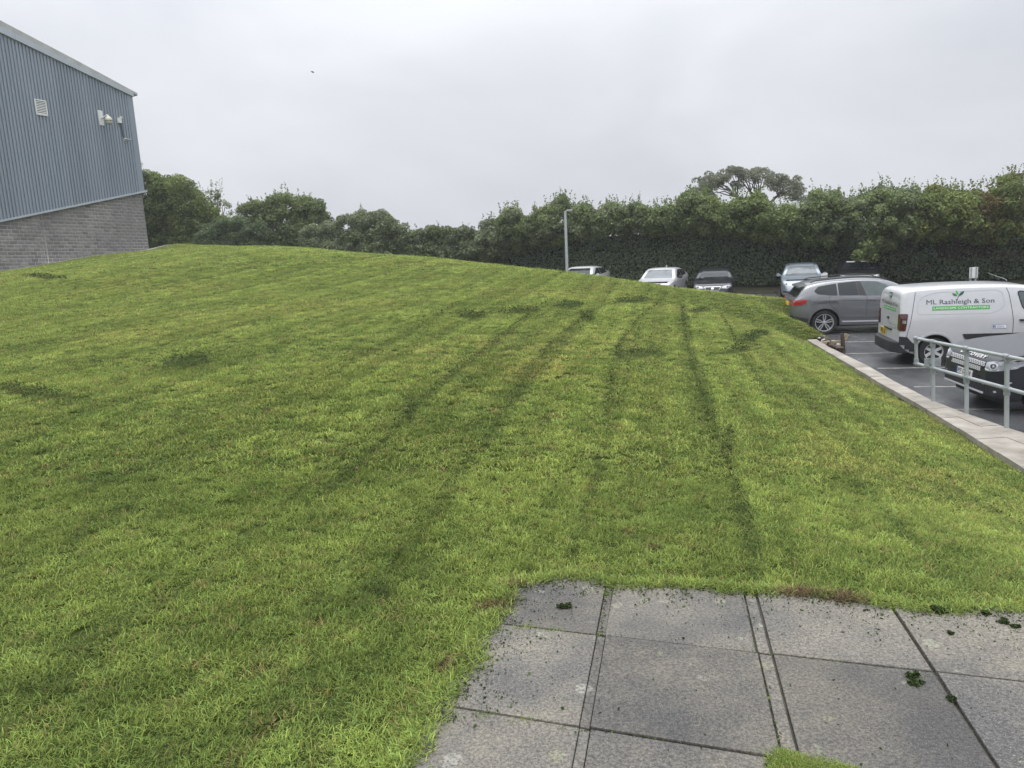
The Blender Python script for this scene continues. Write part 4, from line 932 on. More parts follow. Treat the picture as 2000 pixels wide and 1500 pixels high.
fit(dsv, sh, 'lower_bumper', [[(-.88, .36), (.88, .36), (.86, .53), (.64, .53), (.56, .40), (-.56, .40), (-.64, .53), (-.86, .53)]], 'F', M['trim_black'], .005, .06, .01)
fit(dsv, sh, 'bonnet_lettering', fit_text('DISCOVERY', -.34, .42, .935, .046, .004, 1.2), 'F', M['white_print'], .012, .03, .006)
plate_on(dsv, sh, 'F', -.26, .26, .585, .695, M['plate_white'], 'P7 DSW', blue=True)
mirrors(dsv, .62, .92, 1.14, dk)
MB().box((.62, 0, .55), (.05, .05, .05)).v
# --- the row under the hedge ---------------------------------------------------
def row_car(kind, px, D, head_deg, label, col, metal, name, feat, scale=1.0, name_paint='paint'):
    pos = at(px, 560, D); pos = (pos[0], pos[1], cp_z(pos[0], pos[1]))
    tops = dict(
        saloon=[(-2.3, .75), (-2.25, .98), (-2.0, 1.06), (-1.7, 1.10), (-1.1, 1.34), (-.6, 1.43), (.1, 1.44), (.55, 1.30), (1.05, 1.0), (1.4, .94), (2.0, .82), (2.2, .70), (2.27, .58), (2.3, .45)],
        hatch=[(-2.1, .7), (-2.06, 1.0), (-1.9, 1.2), (-1.65, 1.36), (-1.0, 1.44), (0, 1.455), (.45, 1.34), (.95, 1.04), (1.2, .98), (1.75, .86), (1.98, .74), (2.06, .60), (2.1, .45)],
        estate=[(-2.4, .7), (-2.36, 1.0), (-2.2, 1.25), (-2.0, 1.40), (-1.0, 1.47), (.1, 1.47), (.6, 1.33), (1.1, 1.03), (1.4, .97), (2.05, .85), (2.28, .72), (2.36, .58), (2.4, .45)],
        suv=[(-2.2, .7), (-2.16, 1.1), (-2.0, 1.32), (-1.75, 1.46), (-1.0, 1.53), (0, 1.53), (.4, 1.43), (.9, 1.14), (1.1, 1.07), (1.75, 1.0), (2.05, .88), (2.16, .7), (2.2, .5)])
    t = tops[kind]; L = t[-1][0]*2; W = 1.80 if kind != 'suv' else 1.84; nose = L/2
    bz = 0.98 if kind != 'suv' else 1.06
    sp = dict(L=L, W=W, axles=(-L/2+.95, L/2-.88), r=.33, tw=.21, zc=.335, arch=.385, tumble=.42 if kind != 'suv' else .34, rail=.85, rpow=.6, drop=.05, zmax=.62, zcrease=.85, crease=.008, top=t,
        belt=[(-L/2, bz), (0, bz-.03), (L/2, .85)], floor=[(-L/2, .38), (-L/2+.3, .26), (L/2-.3, .22), (L/2, .26)],
        plan=[(-L/2, .78), (-L/2+.15, .92), (-L/2+.6, .99), (0, 1.0), (L/2-.8, .985), (L/2-.35, .92), (L/2-.12, .80), (L/2, .66)], style=dict(n=5, w=.13, rim=.70), rim_m=M['alloy'])
    a = math.radians(head_deg); hdv = np.array([math.sin(a), -math.cos(a)])
    m0 = place((0, 0, 0), hdv); rel = m0 @ Vector((nose, 0, 0)); m4 = place(Vector(pos)-rel, hdv)
    pm = paint(name_paint, col, metal=metal); root, sh = vehicle(name, sp, m4, label, 'car', pm, 'cars parked along the hedge')
    zt = max(q[1] for q in t); zw = zt-.085; hb = bz+.03
    fit(root, sh, 'windscreen', [rounded([(-.70, hb), (.70, hb), (.555, zw), (-.555, zw)], .05)], 'F', feat.get('glass', M['glass_dark']), .006, .08)
    for s_ in 'RL':
        fit(root, sh, 'side_window', [rounded([(-1.5, bz+.06), (-1.2, zt-.16), (-.35, zt-.10), (-.33, bz+.02)], .05)], s_, M['glass_dark'], .005, .08)
        fit(root, sh, 'side_window', [rounded([(-.29, bz+.02), (-.31, zt-.10), (.05, zt-.11), (.68, bz+.07), (.72, bz+.02)], .04)], s_, M['glass_dark'], .005, .08)
        fit(root, sh, 'panel_gap', stroke([(-.31, bz), (-.30, .4)], .01)+stroke([(.78, bz), (.84, .7), (.80, .4)], .01), s_, M['ink'], .004, .05, 0)
        for x in (-.42, -1.3): fit(root, sh, 'door_handle', [[(x-.1, bz-.12), (x+.1, bz-.125), (x+.1, bz-.095), (x-.1, bz-.09)]], s_, pm, .025, .08, .03)
    zf = {'saloon': .66, 'hatch': .70, 'estate': .70, 'suv': .80}[kind]
    for s_ in (-1, 1):
        o = fit(root, sh, 'headlight', [rounded([(s_*.40, zf-.05), (s_*.47, zf+.04), (s_*.80, zf+.10), (s_*.83, zf+.0), (s_*.62, zf-.07)], .02)], 'F', M['clear_lens'], .010, .04, .02)
        fit(root, sh, 'lamp_lens', [[(s_*.64+.038*math.cos(t_), zf+.01+.038*math.sin(t_)) for t_ in np.linspace(0, 2*math.pi, 13)[:-1]]], 'F', M['ink'], .014, 0, 0, parent=o)
        fit(root, sh, 'fog_lamp', [rounded([(s_*.50, .34), (s_*.78, .36), (s_*.76, .42), (s_*.52, .40)], .02)], 'F', feat.get('fog', M['ink']), .008, .06, .01)
    gp = rounded(feat.get('grille', [(-.36, zf+.02), (.36, zf+.02), (.28, zf-.13), (-.28, zf-.13)]), .03)
    go = fit(root, sh, 'grille', [gp], 'F', M['ink'], .008, .05, .02)
    if feat.get('surround', True): fit(root, sh, 'grille_surround', stroke(gp+[gp[0]], .014), 'F', M['chrome'], .014, 0, .01, parent=go)
    if feat.get('badge'): fit(root, sh, 'badge', [rounded([(-.06, zf-.09), (.06, zf-.09), (.06, zf-.01), (-.06, zf-.01)], .02)], 'F', M['chrome'], .018, 0, .01, parent=go)
    fit(root, sh, 'lower_intake', [rounded([(-.42, .40), (.42, .40), (.46, .29), (-.46, .29)], .03)], 'F', M['ink'], .007, .06, .01)
    if feat.get('strip'): fit(root, sh, 'bumper_strip', stroke([(-.74, .335), (-.5, .30), (.5, .30), (.74, .335)], .016), 'F', M['chrome'], .014, 0, .01)
    plate_on(root, sh, 'F', -.26, .26, feat.get('pz', .44), feat.get('pz', .44)+.11, M['plate_white'], feat.get('plate', ''))
    if feat.get('rails'):
        for s_ in (-1, 1): MB().tube([(-1.7, s_*.56, zt-.055), (-1.5, s_*.57, zt), (-.5, s_*.575, zt+.03), (.1, s_*.565, zt+.02), (.35, s_*.55, zt-.06)], .016, 6).build('roof_rail', M['trim_black'], root, smooth=True)
    if feat.get('fin'): MB().prism([(-1.0, zt-.02), (-.84, zt-.01), (-.97, zt+.07), (-1.0, zt+.07)], -.015, .015, lambda x, z, y: (x, y, z)).build('aerial', pm, root)
    if feat.get('papers'):
        for s_ in (-1, 1): fit(root, sh, 'sun_visor', [[(s_*.12, zw-.06), (s_*.50, zw-.06), (s_*.50, zw-.015), (s_*.12, zw-.015)]], 'F', M['white_print'], .009, .1, 0)
    mirrors(root, .62, W/2, bz+.04, pm if feat.get('mir', True) else M['trim_black'])
    return root
row_car('saloon', 1110, 35.6, -25, 'white car behind the lamp post with only its roof above the bank', (0.52, 0.53, 0.54), 0, 'parked_car', dict(fin=False), name_paint='far_white')
row_car('saloon', 1272, 33.2, -25, 'white saloon showing its bonnet and side over the grass bank', (0.54, 0.55, 0.56), 0, 'parked_car', dict(fin=True, mir=False, glass=M['glass_sky_reflect']), name_paint='near_white')
row_car('hatch', 1391, 32.4, -19, 'black hatchback with white number plate below its chrome edged grille', (0.014, 0.015, 0.022), 0.2, 'parked_car', dict(badge=True, plate='WF18 RDU', pz=.42, fog=M['chrome']), name_paint='black')
row_car('estate', 1566, 31.5, -21, 'silver blue estate with roof rails beside the grey SUV', (0.36, 0.41, 0.46), 0.5, 'parked_car', dict(rails=True, glass=M['glass_sky_reflect'], surround=False, strip=True, plate='', grille=[(-.34, .73), (.34, .73), (.27, .55), (-.27, .55)]), name_paint='silver')
row_car('suv', 1678, 32.4, -23, 'black SUV under the hedge seen above the roof of the grey SUV', (0.012, 0.013, 0.015), 0.2, 'parked_car', dict(papers=True), name_paint='far_black')
# ------------------------------------------------------------------ lamp post, bay signs, bird, rubbish
lp = at(1108, 560, 30.5); lp[2] = cp_z(lp[0], lp[1]); tp_ = at(1104, 413, 30.5)
lamp = empty('lamp_post', tuple(lp)); tag(lamp, 'slim grey street lamp with a short arm before the hedge', 'lamp post')
dv = Vector(tp_-lp)
MB().tube([(0, 0, 0), dv*0.22, dv*0.221, dv], [.085, .085, .07, .055], 12).build('pole', M['galv'], lamp, smooth=True)
MB().tube([dv+Vector((-.03, 0, -.03)), dv+Vector((.07, -.04, .01))], .03, 8).build('arm', M['galv'], lamp)
MB().prism(rounded([(.04, -.10), (.30, -.08), (.30, .08), (.04, .10)], .04), .0, .06, lambda x, y, z: tuple(dv+Vector((x, y-.04, z)))).build('lamp_head', M['galv'], lamp, bevel=.012)
def bay_sign(px, py_top, D, wd, h, total, label, two):
    q = at(px, py_top, D); z0 = cp_z(q[0], q[1]); o = empty('bay_sign', (q[0], q[1], z0)); tag(o, label, 'sign'); tz = q[2]-z0
    R_ = Matrix.Rotation(math.radians(-24), 3, 'Z')
    MB().box((0, 0, tz-h/2), (wd, .05, h), R_).build('board', M['white_metal'], o, bevel=.008)
    for s_ in ((-1, 1) if two else (0,)):
        c_ = R_ @ Vector((s_*wd*.30, .05, 0)); MB().tube([(c_.x, c_.y, 0), (c_.x, c_.y, tz)], .028 if two else .05, 8).build('post', M['galv'], o, smooth=True)
        if two: 
            d_ = R_ @ Vector((s_*wd*.30, -.032, 0)); MB().box((d_.x, d_.y, tz-h/2), (.05, .012, h*.98), R_).build('side_strip', M['galv_fit'], o)
bay_sign(1610, 534, 26.2, .22, .34, 0, 'small pale bay sign between the silver estate and the grey SUV', False)
bay_sign(1902, 522, 24.0, .24, .36, 0, 'pale bay sign on two posts above the roof of the van', True)
b0 = at(611, 141, 60); bird = MB()
bird.lathe([(.001, -.13), (.03, -.08), (.045, 0), (.03, .08), (.001, .12)], 8, M=Matrix.Rotation(math.pi/2, 4, 'Y')).add([(-.03, 0, .01), (.05, 0, .01), (.02, -.20, .09), (-.10, -.36, .02)], [(0, 1, 2, 3)]).add([(-.03, 0, .01), (.05, 0, .01), (.02, .20, .09), (-.10, .36, .02)], [(0, 3, 2, 1)]).add([(-.10, -.02, 0), (-.10, .02, 0), (-.24, .05, .01), (-.24, -.05, .01)], [(0, 1, 2, 3)])
o = bird.build('bird', M['dark']); o.location = b0; o.rotation_euler = (0.3, 0.1, 0.6); tag(o, 'dark bird flying in the grey sky', 'bird')
# broken timber edging and rubble at the end of the wall
rp = on_plane(1648, 689, CPZ, CPS); tb = empty('broken_timber_edging', tuple(rp)); tag(tb, 'broken timber edging with leaning stake at the far end of the coping', 'timber edging')
MB().prism([(-.04, -.03), (.04, -.03), (.04, .03), (-.04, .03)], -.05, .52, lambda x, y, z: (x-.10*z, y, z)).build('stake', M['wood'], tb, bevel=.005)
MB().box((.07, .05, .42), (.10, .04, .16), Matrix.Rotation(.4, 3, 'Y')).build('splinter', M['wood_pale'], tb)
for k in range(4):
    MB().box((-.34+.02*k, .10, .04+.080*k), (.62, .05, .085), Matrix.Rotation(math.radians(-12+3*k), 3, 'Z') @ Matrix.Rotation(random.uniform(-.06, .06), 3, 'Y')).build('plank', M['wood_pale'] if k == 3 else M['wood'], tb, bevel=.005)
for k in range(14):
    r_ = rng.uniform(.05, .12); mb = MB(); pz_ = on_plane(rng.uniform(1598, 1642), 668+rng.uniform(-9, 9), -.72)-rp; pz_ = on_plane(1600+k*3.1, 659+k*1.5+rng.uniform(-4, 4), -.74)-rp
    bm = bmesh.new(); bmesh.ops.create_icosphere(bm, subdivisions=1, radius=r_)
    mb.add([(v.co.x*rng.uniform(.8, 1.2)+pz_[0], v.co.y*rng.uniform(.7, 1.2)+pz_[1], v.co.z*.6+pz_[2]) for v in bm.verts], [tuple(v.index for v in f_.verts) for f_ in bm.faces]); bm.free()
    mb.build('stone', M['wood'] if k % 3 else M['concrete'], tb)
# ------------------------------------------------------------------ foliage
def unit(a): return a/np.maximum(np.linalg.norm(a, axis=1, keepdims=True), 1e-9)
def leaf_mesh(name, P, Nn, size, tint, aspect=0.42, droop=0.0):
    n = len(P); q = unit(Nn*0.9+rng.normal(0, 0.62, (n, 3))); t = unit(np.cross(q, rng.normal(0, 1, (n, 3)))); b = np.cross(q, t)
    s = (size*rng.uniform(0.6, 1.35, n))[:, None]; a = s*aspect
    bend = q*s*0.12
    V = np.stack([P-t*s*0.5, P+b*a-bend*0.6, P+t*s*0.5-bend, P-b*a-bend*0.6], 1).reshape(-1, 3)
    F = np.arange(4*n).reshape(n, 4); me = mesh_np(name, V, F)
    at_ = me.attributes.new('tint', 'FLOAT_COLOR', 'POINT'); c = np.ones((n, 4, 4), np.float32); c[..., :3] = np.clip(tint, 0, 1)[:, None, :]; at_.data.foreach_set('color', c.ravel())
    return me
def clumps(C, R, per, tints, size, shell=0.55, up=0.25, squash=0.85):
    """leaf points round clump centres: denser towards the outer shell"""
    C = np.asarray(C); n = len(C); k = np.maximum(6, (per*(np.asarray(R)/np.mean(R))**2).astype(int)); ii = np.repeat(np.arange(n), k)
    d = unit(rng.normal(0, 1, (len(ii), 3)) + np.array([0, 0, up])); r = np.asarray(R)[ii]*(shell+(1.05-shell)*rng.uniform(0, 1, len(ii))**0.6)
    P = C[ii]+d*r[:, None]*np.array([1, 1, squash])
    tn = np.asarray(tints); base = tn[rng.integers(0, len(tn), n)][ii]; other = tn[rng.integers(0, len(tn), len(ii))]
    tint = (base*0.65+other*0.35)*1.12*rng.uniform(0.6, 1.45, len(ii))[:, None]
    return P, d, np.full(len(ii), size), tint
def poly_sample(poly, n):
    poly = np.asarray(poly, float); lo, hi = poly.min(0), poly.max(0); o = np.zeros((0, 2))
    while len(o) < n:
        q = rng.uniform(lo, hi, (n*3, 2)); o = np.vstack([o, q[inside(q[:, 0], q[:, 1], poly)]])
    return o[:n]
def limb(mb, a, b, r0, r1, wob=0.12, n=5):
    a, b = np.array(a), np.array(b); L = np.linalg.norm(b-a); pts = []
    for i in range(n+1):
        t = i/n; pts.append(tuple(a+(b-a)*t+(rng.normal(0, wob*L*0.25, 3) if 0 < i < n else 0)+np.array([0, 0, L*0.06*math.sin(t*math.pi)])))
    return mb.tube(pts, [r0+(r1-r0)*i/n for i in range(n+1)], 6)
def bush(name, label, cat, poly, D, thick, ncl, rcl, per, size, tints, group=None, base=None, trunk_r=0.09, spikes=0, spike_h=0.6, up=0.25, edge_bias=True, squash=.85, limbs=9):
    ncl = int(ncl*1.9); rcl *= .74; per = int(per*.62); spikes = int(spikes*1.6)
    px = poly_sample(poly, ncl); C = []
    cx_ = np.mean([p[0] for p in poly]); wx = max(p[0] for p in poly)-min(p[0] for p in poly)
    for x, y in px:
        e = max(0.0, 1-((x-cx_)/(wx*0.55))**2)**0.5
        dd = rng.choice([-1, 1], p=[.68, .32])*thick*e*rng.uniform(0.55, 1.0)
        C.append(at(x, y, D+dd))
    C = np.array(C); R = rcl*rng.uniform(0.65, 1.3, ncl)
    b = np.array(base if base is not None else at(cx_, 480, D)); gz = float(lawn_z(b[0], b[1])[0]) if b[0] < 3 and D > 38 else cp_z(b[0], b[1]); gz = min(gz, C[:, 2].min()-.3)
    root = empty(name, (b[0], b[1], gz)); tag(root, label, cat, group)
    P, Nn, s, t = clumps(C, R, per, tints, size, up=up, squash=squash)
    if spikes:                                             # loose shoots above the outline
        top = C[np.argsort(-C[:, 2]+rng.normal(0, .4, len(C)))[:max(spikes, 3)]]; q = []
        for c in top[rng.integers(0, len(top), spikes)]:
            h = spike_h*rng.uniform(.5, 1.2); d = unit(np.array([[rng.normal(0, .25), rng.normal(0, .25), 1]]))[0]; o0 = c+rng.normal(0, rcl*.5, 3); 
            for u in np.linspace(-.2, 1.3, 22): q.append(o0+d*h*u+rng.normal(0, .05*(1.15-.6*max(u, 0)), 3))
        q = np.array(q); P = np.vstack([P, q]); Nn = np.vstack([Nn, unit(rng.normal(0, 1, q.shape)+[0, 0, .4])]); s = np.concatenate([s, np.full(len(q), size*.85)])
        tn = np.asarray(tints); t = np.vstack([t, tn[rng.integers(0, len(tn), len(q))]*rng.uniform(.8, 1.2, (len(q), 1))])
    off = np.array(root.location); me = leaf_mesh('crown', P-off, Nn, s, t); link('crown', me, M['leaf'], root)
    mb = MB(); top = C[rng.permutation(len(C))[:limbs]]; crown_c = C.mean(0); fork = np.array([b[0], b[1], gz*0.55+crown_c[2]*0.45])
    limb(mb, np.array([b[0], b[1], gz-.2])-off, fork-off, trunk_r, trunk_r*.7, .06)
    for c in top: limb(mb, fork-off, c-off, trunk_r*.55, .012, .10)
    mb.build('trunk', M['bark'], root, smooth=True)
    return root
GR = [(.130, .170, .065), (.165, .210, .083), (.195, .240, .10), (.105, .140, .062)]
YG = [(.180, .225, .070), (.145, .19, .062), (.205, .25, .085), (.115, .155, .055)]
GY = [(.155, .185, .105), (.195, .23, .13), (.23, .265, .155), (.125, .15, .088)]
DK = [(.125, .165, .095), (.15, .195, .105), (.105, .14, .08)]
# --- left of the lawn, beyond the crest
TG = 'trees and bushes beyond the crest of the lawn'
bush('bushy_tree', 'dense rounded green tree beside the end of the warehouse', 'tree', [(262, 345), (285, 338), (310, 350), (352, 350), (388, 372), (402, 400), (440, 430), (455, 485), (262, 490)], 49, 1.8, 170, .62, 300, .12, YG, TG, spikes=12, spike_h=.35)
bush('thin_tree', 'thin half bare tree rising between two leafy trees', 'tree', [(392, 385), (412, 370), (436, 378), (462, 412), (480, 440), (420, 450)], 52, .8, 34, .30, 60, .10, GR, TG, trunk_r=.10, spikes=10, spike_h=.8, limbs=22)
bush('leafy_tree', 'loose green tree with upright shoots in the middle of the lawn horizon', 'tree', [(465, 425), (480, 402), (520, 398), (540, 385), (600, 388), (625, 400), (642, 432), (650, 490), (455, 490)], 48, 1.6, 200, .50, 250, .115, GR, TG, spikes=46, spike_h=.55)
bush('dark_shrub', 'dark undergrowth shrub low between the two leftmost trees', 'shrub', [(395, 440), (460, 425), (520, 440), (540, 490), (370, 490)], 46.2, .9, 60, .42, 240, .10, DK+GR[:1], TG, trunk_r=.05)
bush('grey_shrub', 'greyish shrub in front of the foot of the loose green tree', 'shrub', [(590, 455), (620, 438), (665, 440), (700, 495), (590, 496)], 44.8, .8, 46, .40, 250, .10, GY, TG, trunk_r=.05)
bush('round_bush', 'broad rounded grey green bush standing highest right of the loose tree', 'bush', [(640, 452), (662, 428), (705, 418), (740, 418), (775, 432), (805, 452), (830, 480), (840, 515), (640, 505)], 43.5, 1.5, 130, .48, 300, .105, GY+GR[:1], TG, trunk_r=.06, spikes=20, spike_h=.30)
bush('low_bush', 'low grey green bush filling the dip before the tall hedge', 'bush', [(795, 455), (840, 447), (885, 450), (930, 448), (950, 470), (960, 522), (800, 512)], 42.5, 1.2, 100, .42, 280, .105, GY+GR[:1], TG, trunk_r=.05, spikes=16, spike_h=.3)
bush('hedge_bank', 'dark low hedge filling the gaps beneath the leafy trees', 'hedge', [(262, 415), (400, 440), (520, 440), (640, 452), (760, 462), (860, 470), (900, 525), (640, 505), (262, 500)], 50.5, .7, 190, .55, 200, .13, DK+GR[:2], TG, trunk_r=.05)
# --- tall overgrown hedge along the car park
HG = 'overgrown shrubs along the top of the hedge'
def hd_(px):                                               # distance of the hedge face on a bearing
    d = ray(px, 500); k = d[0]/d[1]; return 41.5/(1+0.40*k)
sect = [(905, 992, 447, 432, GY, 'overgrown hedge shrub at the low end near the rounded bush'),
        (978, 1082, 412, 405, GR+GY, 'overgrown hedge shrub just before the lamp post'),
        (1068, 1190, 392, 398, GR+GY[:2], 'tallest ragged hedge shrub directly behind the lamp post'),
        (1175, 1290, 402, 402, GR+GY[:2], 'ragged hedge shrub above the gap between two white cars'),
        (1275, 1385, 396, 385, GR+GR+GY[:1], 'overgrown hedge shrub above the white saloon'),
        (1370, 1490, 380, 390, YG+GR, 'bright leafy hedge shrub above the black hatchback'),
        (1475, 1600, 394, 402, YG+GR, 'low topped hedge shrub in front of the flat crowned tree'),
        (1585, 1700, 382, 376, GR+GY[:2], 'hedge shrub with upright shoots above the silver estate'),
        (1685, 1800, 374, 368, GR+GY[1:3], 'hedge shrub with hanging pale spray above the black SUV'),
        (1785, 1900, 368, 376, YG+[(.14, .16, .04)], 'yellowish hedge shrub above the van roof and bay sign'),
        (1880, 2080, 362, 350, YG+[(.15, .16, .045), (.12, .07, .035)], 'tall hedge shrub turning yellow and rust at the car park end')]
cb_x = [900, 1000, 1100, 1200, 1300, 1400, 1500, 1600, 1690, 1760, 1820, 1900, 2100]; cb_y = [520, 500, 478, 460, 458, 462, 472, 478, 492, 482, 468, 474, 480]
for x0, x1, t0, t1, tn, lab in sect:
    D = hd_((x0+x1)/2); cent = []; R = []
    nn = 150
    for k in range(nn):
        x = rng.uniform(x0, x1); tpy = t0+(t1-t0)*(x-x0)/(x1-x0) + 9*math.sin(x*.05)+6*math.sin(x*.13); bpy_ = np.interp(x, cb_x, cb_y)
        u = rng.uniform(0, 1)**0.9; y = tpy+8+(bpy_-tpy-14)*u; dloc = hd_(x)
        bul = -0.10-0.68*math.sin(math.pi*min(1, .25+u*.75))
        if rng.uniform() < .30: bul = rng.uniform(.3, 2.2); y = tpy+8+rng.uniform(0, 25)
        cent.append(at(x, y, dloc+bul+rng.normal(0, .22))); R.append(rng.uniform(.18, .46))
    cent = np.array(cent); R = np.array(R); mid_ = at((x0+x1)/2, 560, D+1.0); gz = cp_z(mid_[0], mid_[1])
    root = empty('hedge_shrub', (mid_[0], mid_[1], gz)); tag(root, lab, 'shrub', HG); off = np.array(root.location)
    P, Nn, s, t = clumps(cent, R, 220, tn, .105, shell=.3, up=.35)
    q = []
    for k in range(46):                                    # summer shoots on the skyline
        x = rng.uniform(x0, x1); tpy = t0+(t1-t0)*(x-x0)/(x1-x0) + 9*math.sin(x*.05)+6*math.sin(x*.13); o0 = at(x, tpy+12, hd_(x)+rng.uniform(0, 1.5)); h = rng.uniform(.25, .75); d = np.array([rng.normal(0, .2), rng.normal(0, .2), 1])
        for u in np.linspace(0, 1.1, 18): q.append(o0+d*h*u+rng.normal(0, .06*(1.15-.7*u), 3))
    q = np.array(q); tn_ = np.asarray(tn); P = np.vstack([P, q]); Nn = np.vstack([Nn, unit(rng.normal(0, 1, q.shape))]); s = np.concatenate([s, np.full(len(q), .10)]); t = np.vstack([t, tn_[rng.integers(0, len(tn_), len(q))]*1.1])
    link('crown', leaf_mesh('crown', P-off, Nn, s, t), M['leaf'], root)
    mb = MB(); fork = np.array([mid_[0], mid_[1], gz+2.2])
    limb(mb, np.array([mid_[0], mid_[1], gz-.2])-off, fork-off, .11, .08, .05)
    for c in cent[rng.permutation(nn)[:10]]: limb(mb, fork-off, c-off, .05, .012, .1)
    mb.build('trunk', M['bark'], root, smooth=True)
# dark clipped face under the overhang
h0 = at(880, 520, hd_(880)); hx0 = h0[0]-1.0
ivy = empty('clipped_hedge', (10, hedge_y(10)+.6, cp_z(10, hedge_y(10)))); tag(ivy, 'dark clipped hedge face running behind all the parked cars', 'hedge'); off = np.array(ivy.location)
n = 62000; x = rng.uniform(hx0, 46, n); zrel = rng.uniform(0, 1, n)**.95*3.4; bump_ = (fbm(x*.7, zrel*.9, 3)-.5)*.9
y = hedge_y(x)+0.55+bump_-.10*zrel+rng.normal(0, .06, n); P = np.column_stack([x, y, cp_z(0, hedge_y(x))+.05+zrel])
tn = np.asarray([(.17, .215, .135), (.20, .25, .145), (.14, .18, .11), (.16, .225, .11)]); t = tn[rng.integers(0, 4, n)]*rng.uniform(.75, 1.35, (n, 1))
rust = (fbm(x*.5, zrel*.6, 9) > .52) & (x > 17) & (zrel > 1.0) & (rng.uniform(0, 1, n) < .5); t[rust] = np.array([.15, .085, .06])*rng.uniform(.7, 1.3, (rust.sum(), 1))
pale = rng.uniform(0, 1, n) < .05; t[pale] = np.array([.10, .13, .06])
link('foliage', leaf_mesh('foliage', P-off, np.tile([.35, -1, .35], (n, 1)), np.full(n, .115), t), M['leaf'], ivy)
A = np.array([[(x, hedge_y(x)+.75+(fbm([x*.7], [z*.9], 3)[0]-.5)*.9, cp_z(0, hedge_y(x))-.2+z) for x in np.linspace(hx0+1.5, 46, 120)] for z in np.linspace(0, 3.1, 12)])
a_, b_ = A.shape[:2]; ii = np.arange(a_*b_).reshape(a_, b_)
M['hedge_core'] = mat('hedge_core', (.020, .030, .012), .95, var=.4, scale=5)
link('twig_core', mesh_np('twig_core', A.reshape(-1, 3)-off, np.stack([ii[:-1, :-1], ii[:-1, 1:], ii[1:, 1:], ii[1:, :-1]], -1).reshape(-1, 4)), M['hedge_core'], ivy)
# hanging spray
hs = at(1693, 490, hd_(1693)-1.1); sp_ = empty('hanging_spray', tuple(hs)); tag(sp_, 'pale leafy spray hanging out of the hedge above the black SUV', 'branch'); off = np.array(hs)
C = np.array([at(x, y, hd_(1693)-1.1+rng.normal(0, .12)) for x, y in [(1700, 455), (1722, 448), (1712, 470), (1690, 480), (1705, 488), (1680, 494), (1700, 498), (1703, 503), (1675, 500)]])
P, Nn, s, t = clumps(C, np.full(len(C), .30), 120, [(.13, .17, .06), (.17, .20, .08), (.10, .14, .04)], .12); link('leaves', leaf_mesh('leaves', P-off, Nn, s, t), M['leaf'], sp_)
mb = MB(); limb(mb, at(1712, 440, hd_(1693)+.2)-off, C[7]-off, .03, .01); mb.build('twig', M['bark'], sp_)
# flat-crowned tree behind the hedge
TD = 50.0
flat = [(1372, 352), (1385, 345), (1398, 352), (1412, 338), (1428, 333), (1445, 336), (1462, 334), (1480, 337), (1498, 336), (1515, 344), (1530, 348), (1548, 352), (1560, 358), (1560, 372), (1545, 366), (1568, 386), (1390, 365), (1378, 368), (1365, 372), (1422, 348), (1450, 346), (1475, 348), (1500, 350), (1520, 358), (1440, 358), (1510, 366), (1535, 376), (1550, 384), (1405, 360), (1385, 378)]
base = at(1490, 430, TD); gz = cp_z(base[0], base[1]); ft = empty('flat_crowned_tree', (base[0], base[1], gz)); tag(ft, 'flat crowned tree with bare visible limbs rising behind the hedge', 'tree'); off = np.array(ft.location)
C = np.array([at(x+rng.normal(0, 6), y+rng.normal(2, 4), TD+rng.normal(0, 1.0)) for x, y in flat for _ in range(6)]); R = rng.uniform(.18, .42, len(C))
P, Nn, s, t = clumps(C, R, 95, [(.18, .195, .14), (.21, .23, .16), (.15, .165, .115)], .10, up=.5, squash=.7); link('crown', leaf_mesh('crown', P-off, Nn, s, t), M['leaf'], ft)
mb = MB(); f0 = at(1488, 412, TD); limb(mb, np.array([0, 0, -.2]), f0-off, .22, .17, .03)
for fx, fy, tg in [(1440, 385, flat[:6]+flat[16:18]+flat[24:25]+flat[28:30]), (1480, 380, flat[6:9]+flat[20:23]), (1520, 382, flat[9:16]+flat[23:24]+flat[25:28]), (1465, 375, flat[4:8])]:
    g_ = at(fx, fy, TD+rng.normal(0, .4)); limb(mb, f0-off, g_-off, .13, .08, .08)
    for q in tg: limb(mb, g_-off, at(q[0], q[1], TD+rng.normal(0, .6))-off, .05, .012, .12)
mb.build('trunk', M['bark'], ft, smooth=True)
bush('windswept_tree', 'small windswept treetop showing above the far right of the hedge', 'tree', [(1962, 345), (1975, 335), (1992, 338), (2002, 350), (1985, 362), (1960, 362)], 44, .6, 16, .30, 130, .10, [(.085, .10, .04), (.11, .10, .045)], trunk_r=.08, spikes=6)
bush('hidden_tree', 'small grey green treetop left of the flat crowned tree', 'tree', [(1335, 380), (1352, 370), (1368, 378), (1372, 395), (1335, 396)], 47, .6, 16, .34, 150, .10, GY, trunk_r=.08)
# far trees on the skyline, distance haze put into their bluish leaf tint
n = 5200; xs_ = rng.uniform(-60, 10, n); hz = 2.6+2.2*fbm(xs_*.12, xs_*0, 4); P = np.column_stack([xs_, 215+rng.normal(0, 2, n), rng.uniform(0, 1, n)**.6*hz+ (EYE+9.0)])
dt = leaf_mesh('distant_trees', P, np.tile([0, -1, .4], (n, 1)), np.full(n, .9), np.tile([.085, .105, .095], (n, 1))*rng.uniform(.8, 1.2, (n, 1)))
tag(link('distant_trees', dt, M['leaf']), kind='stuff')
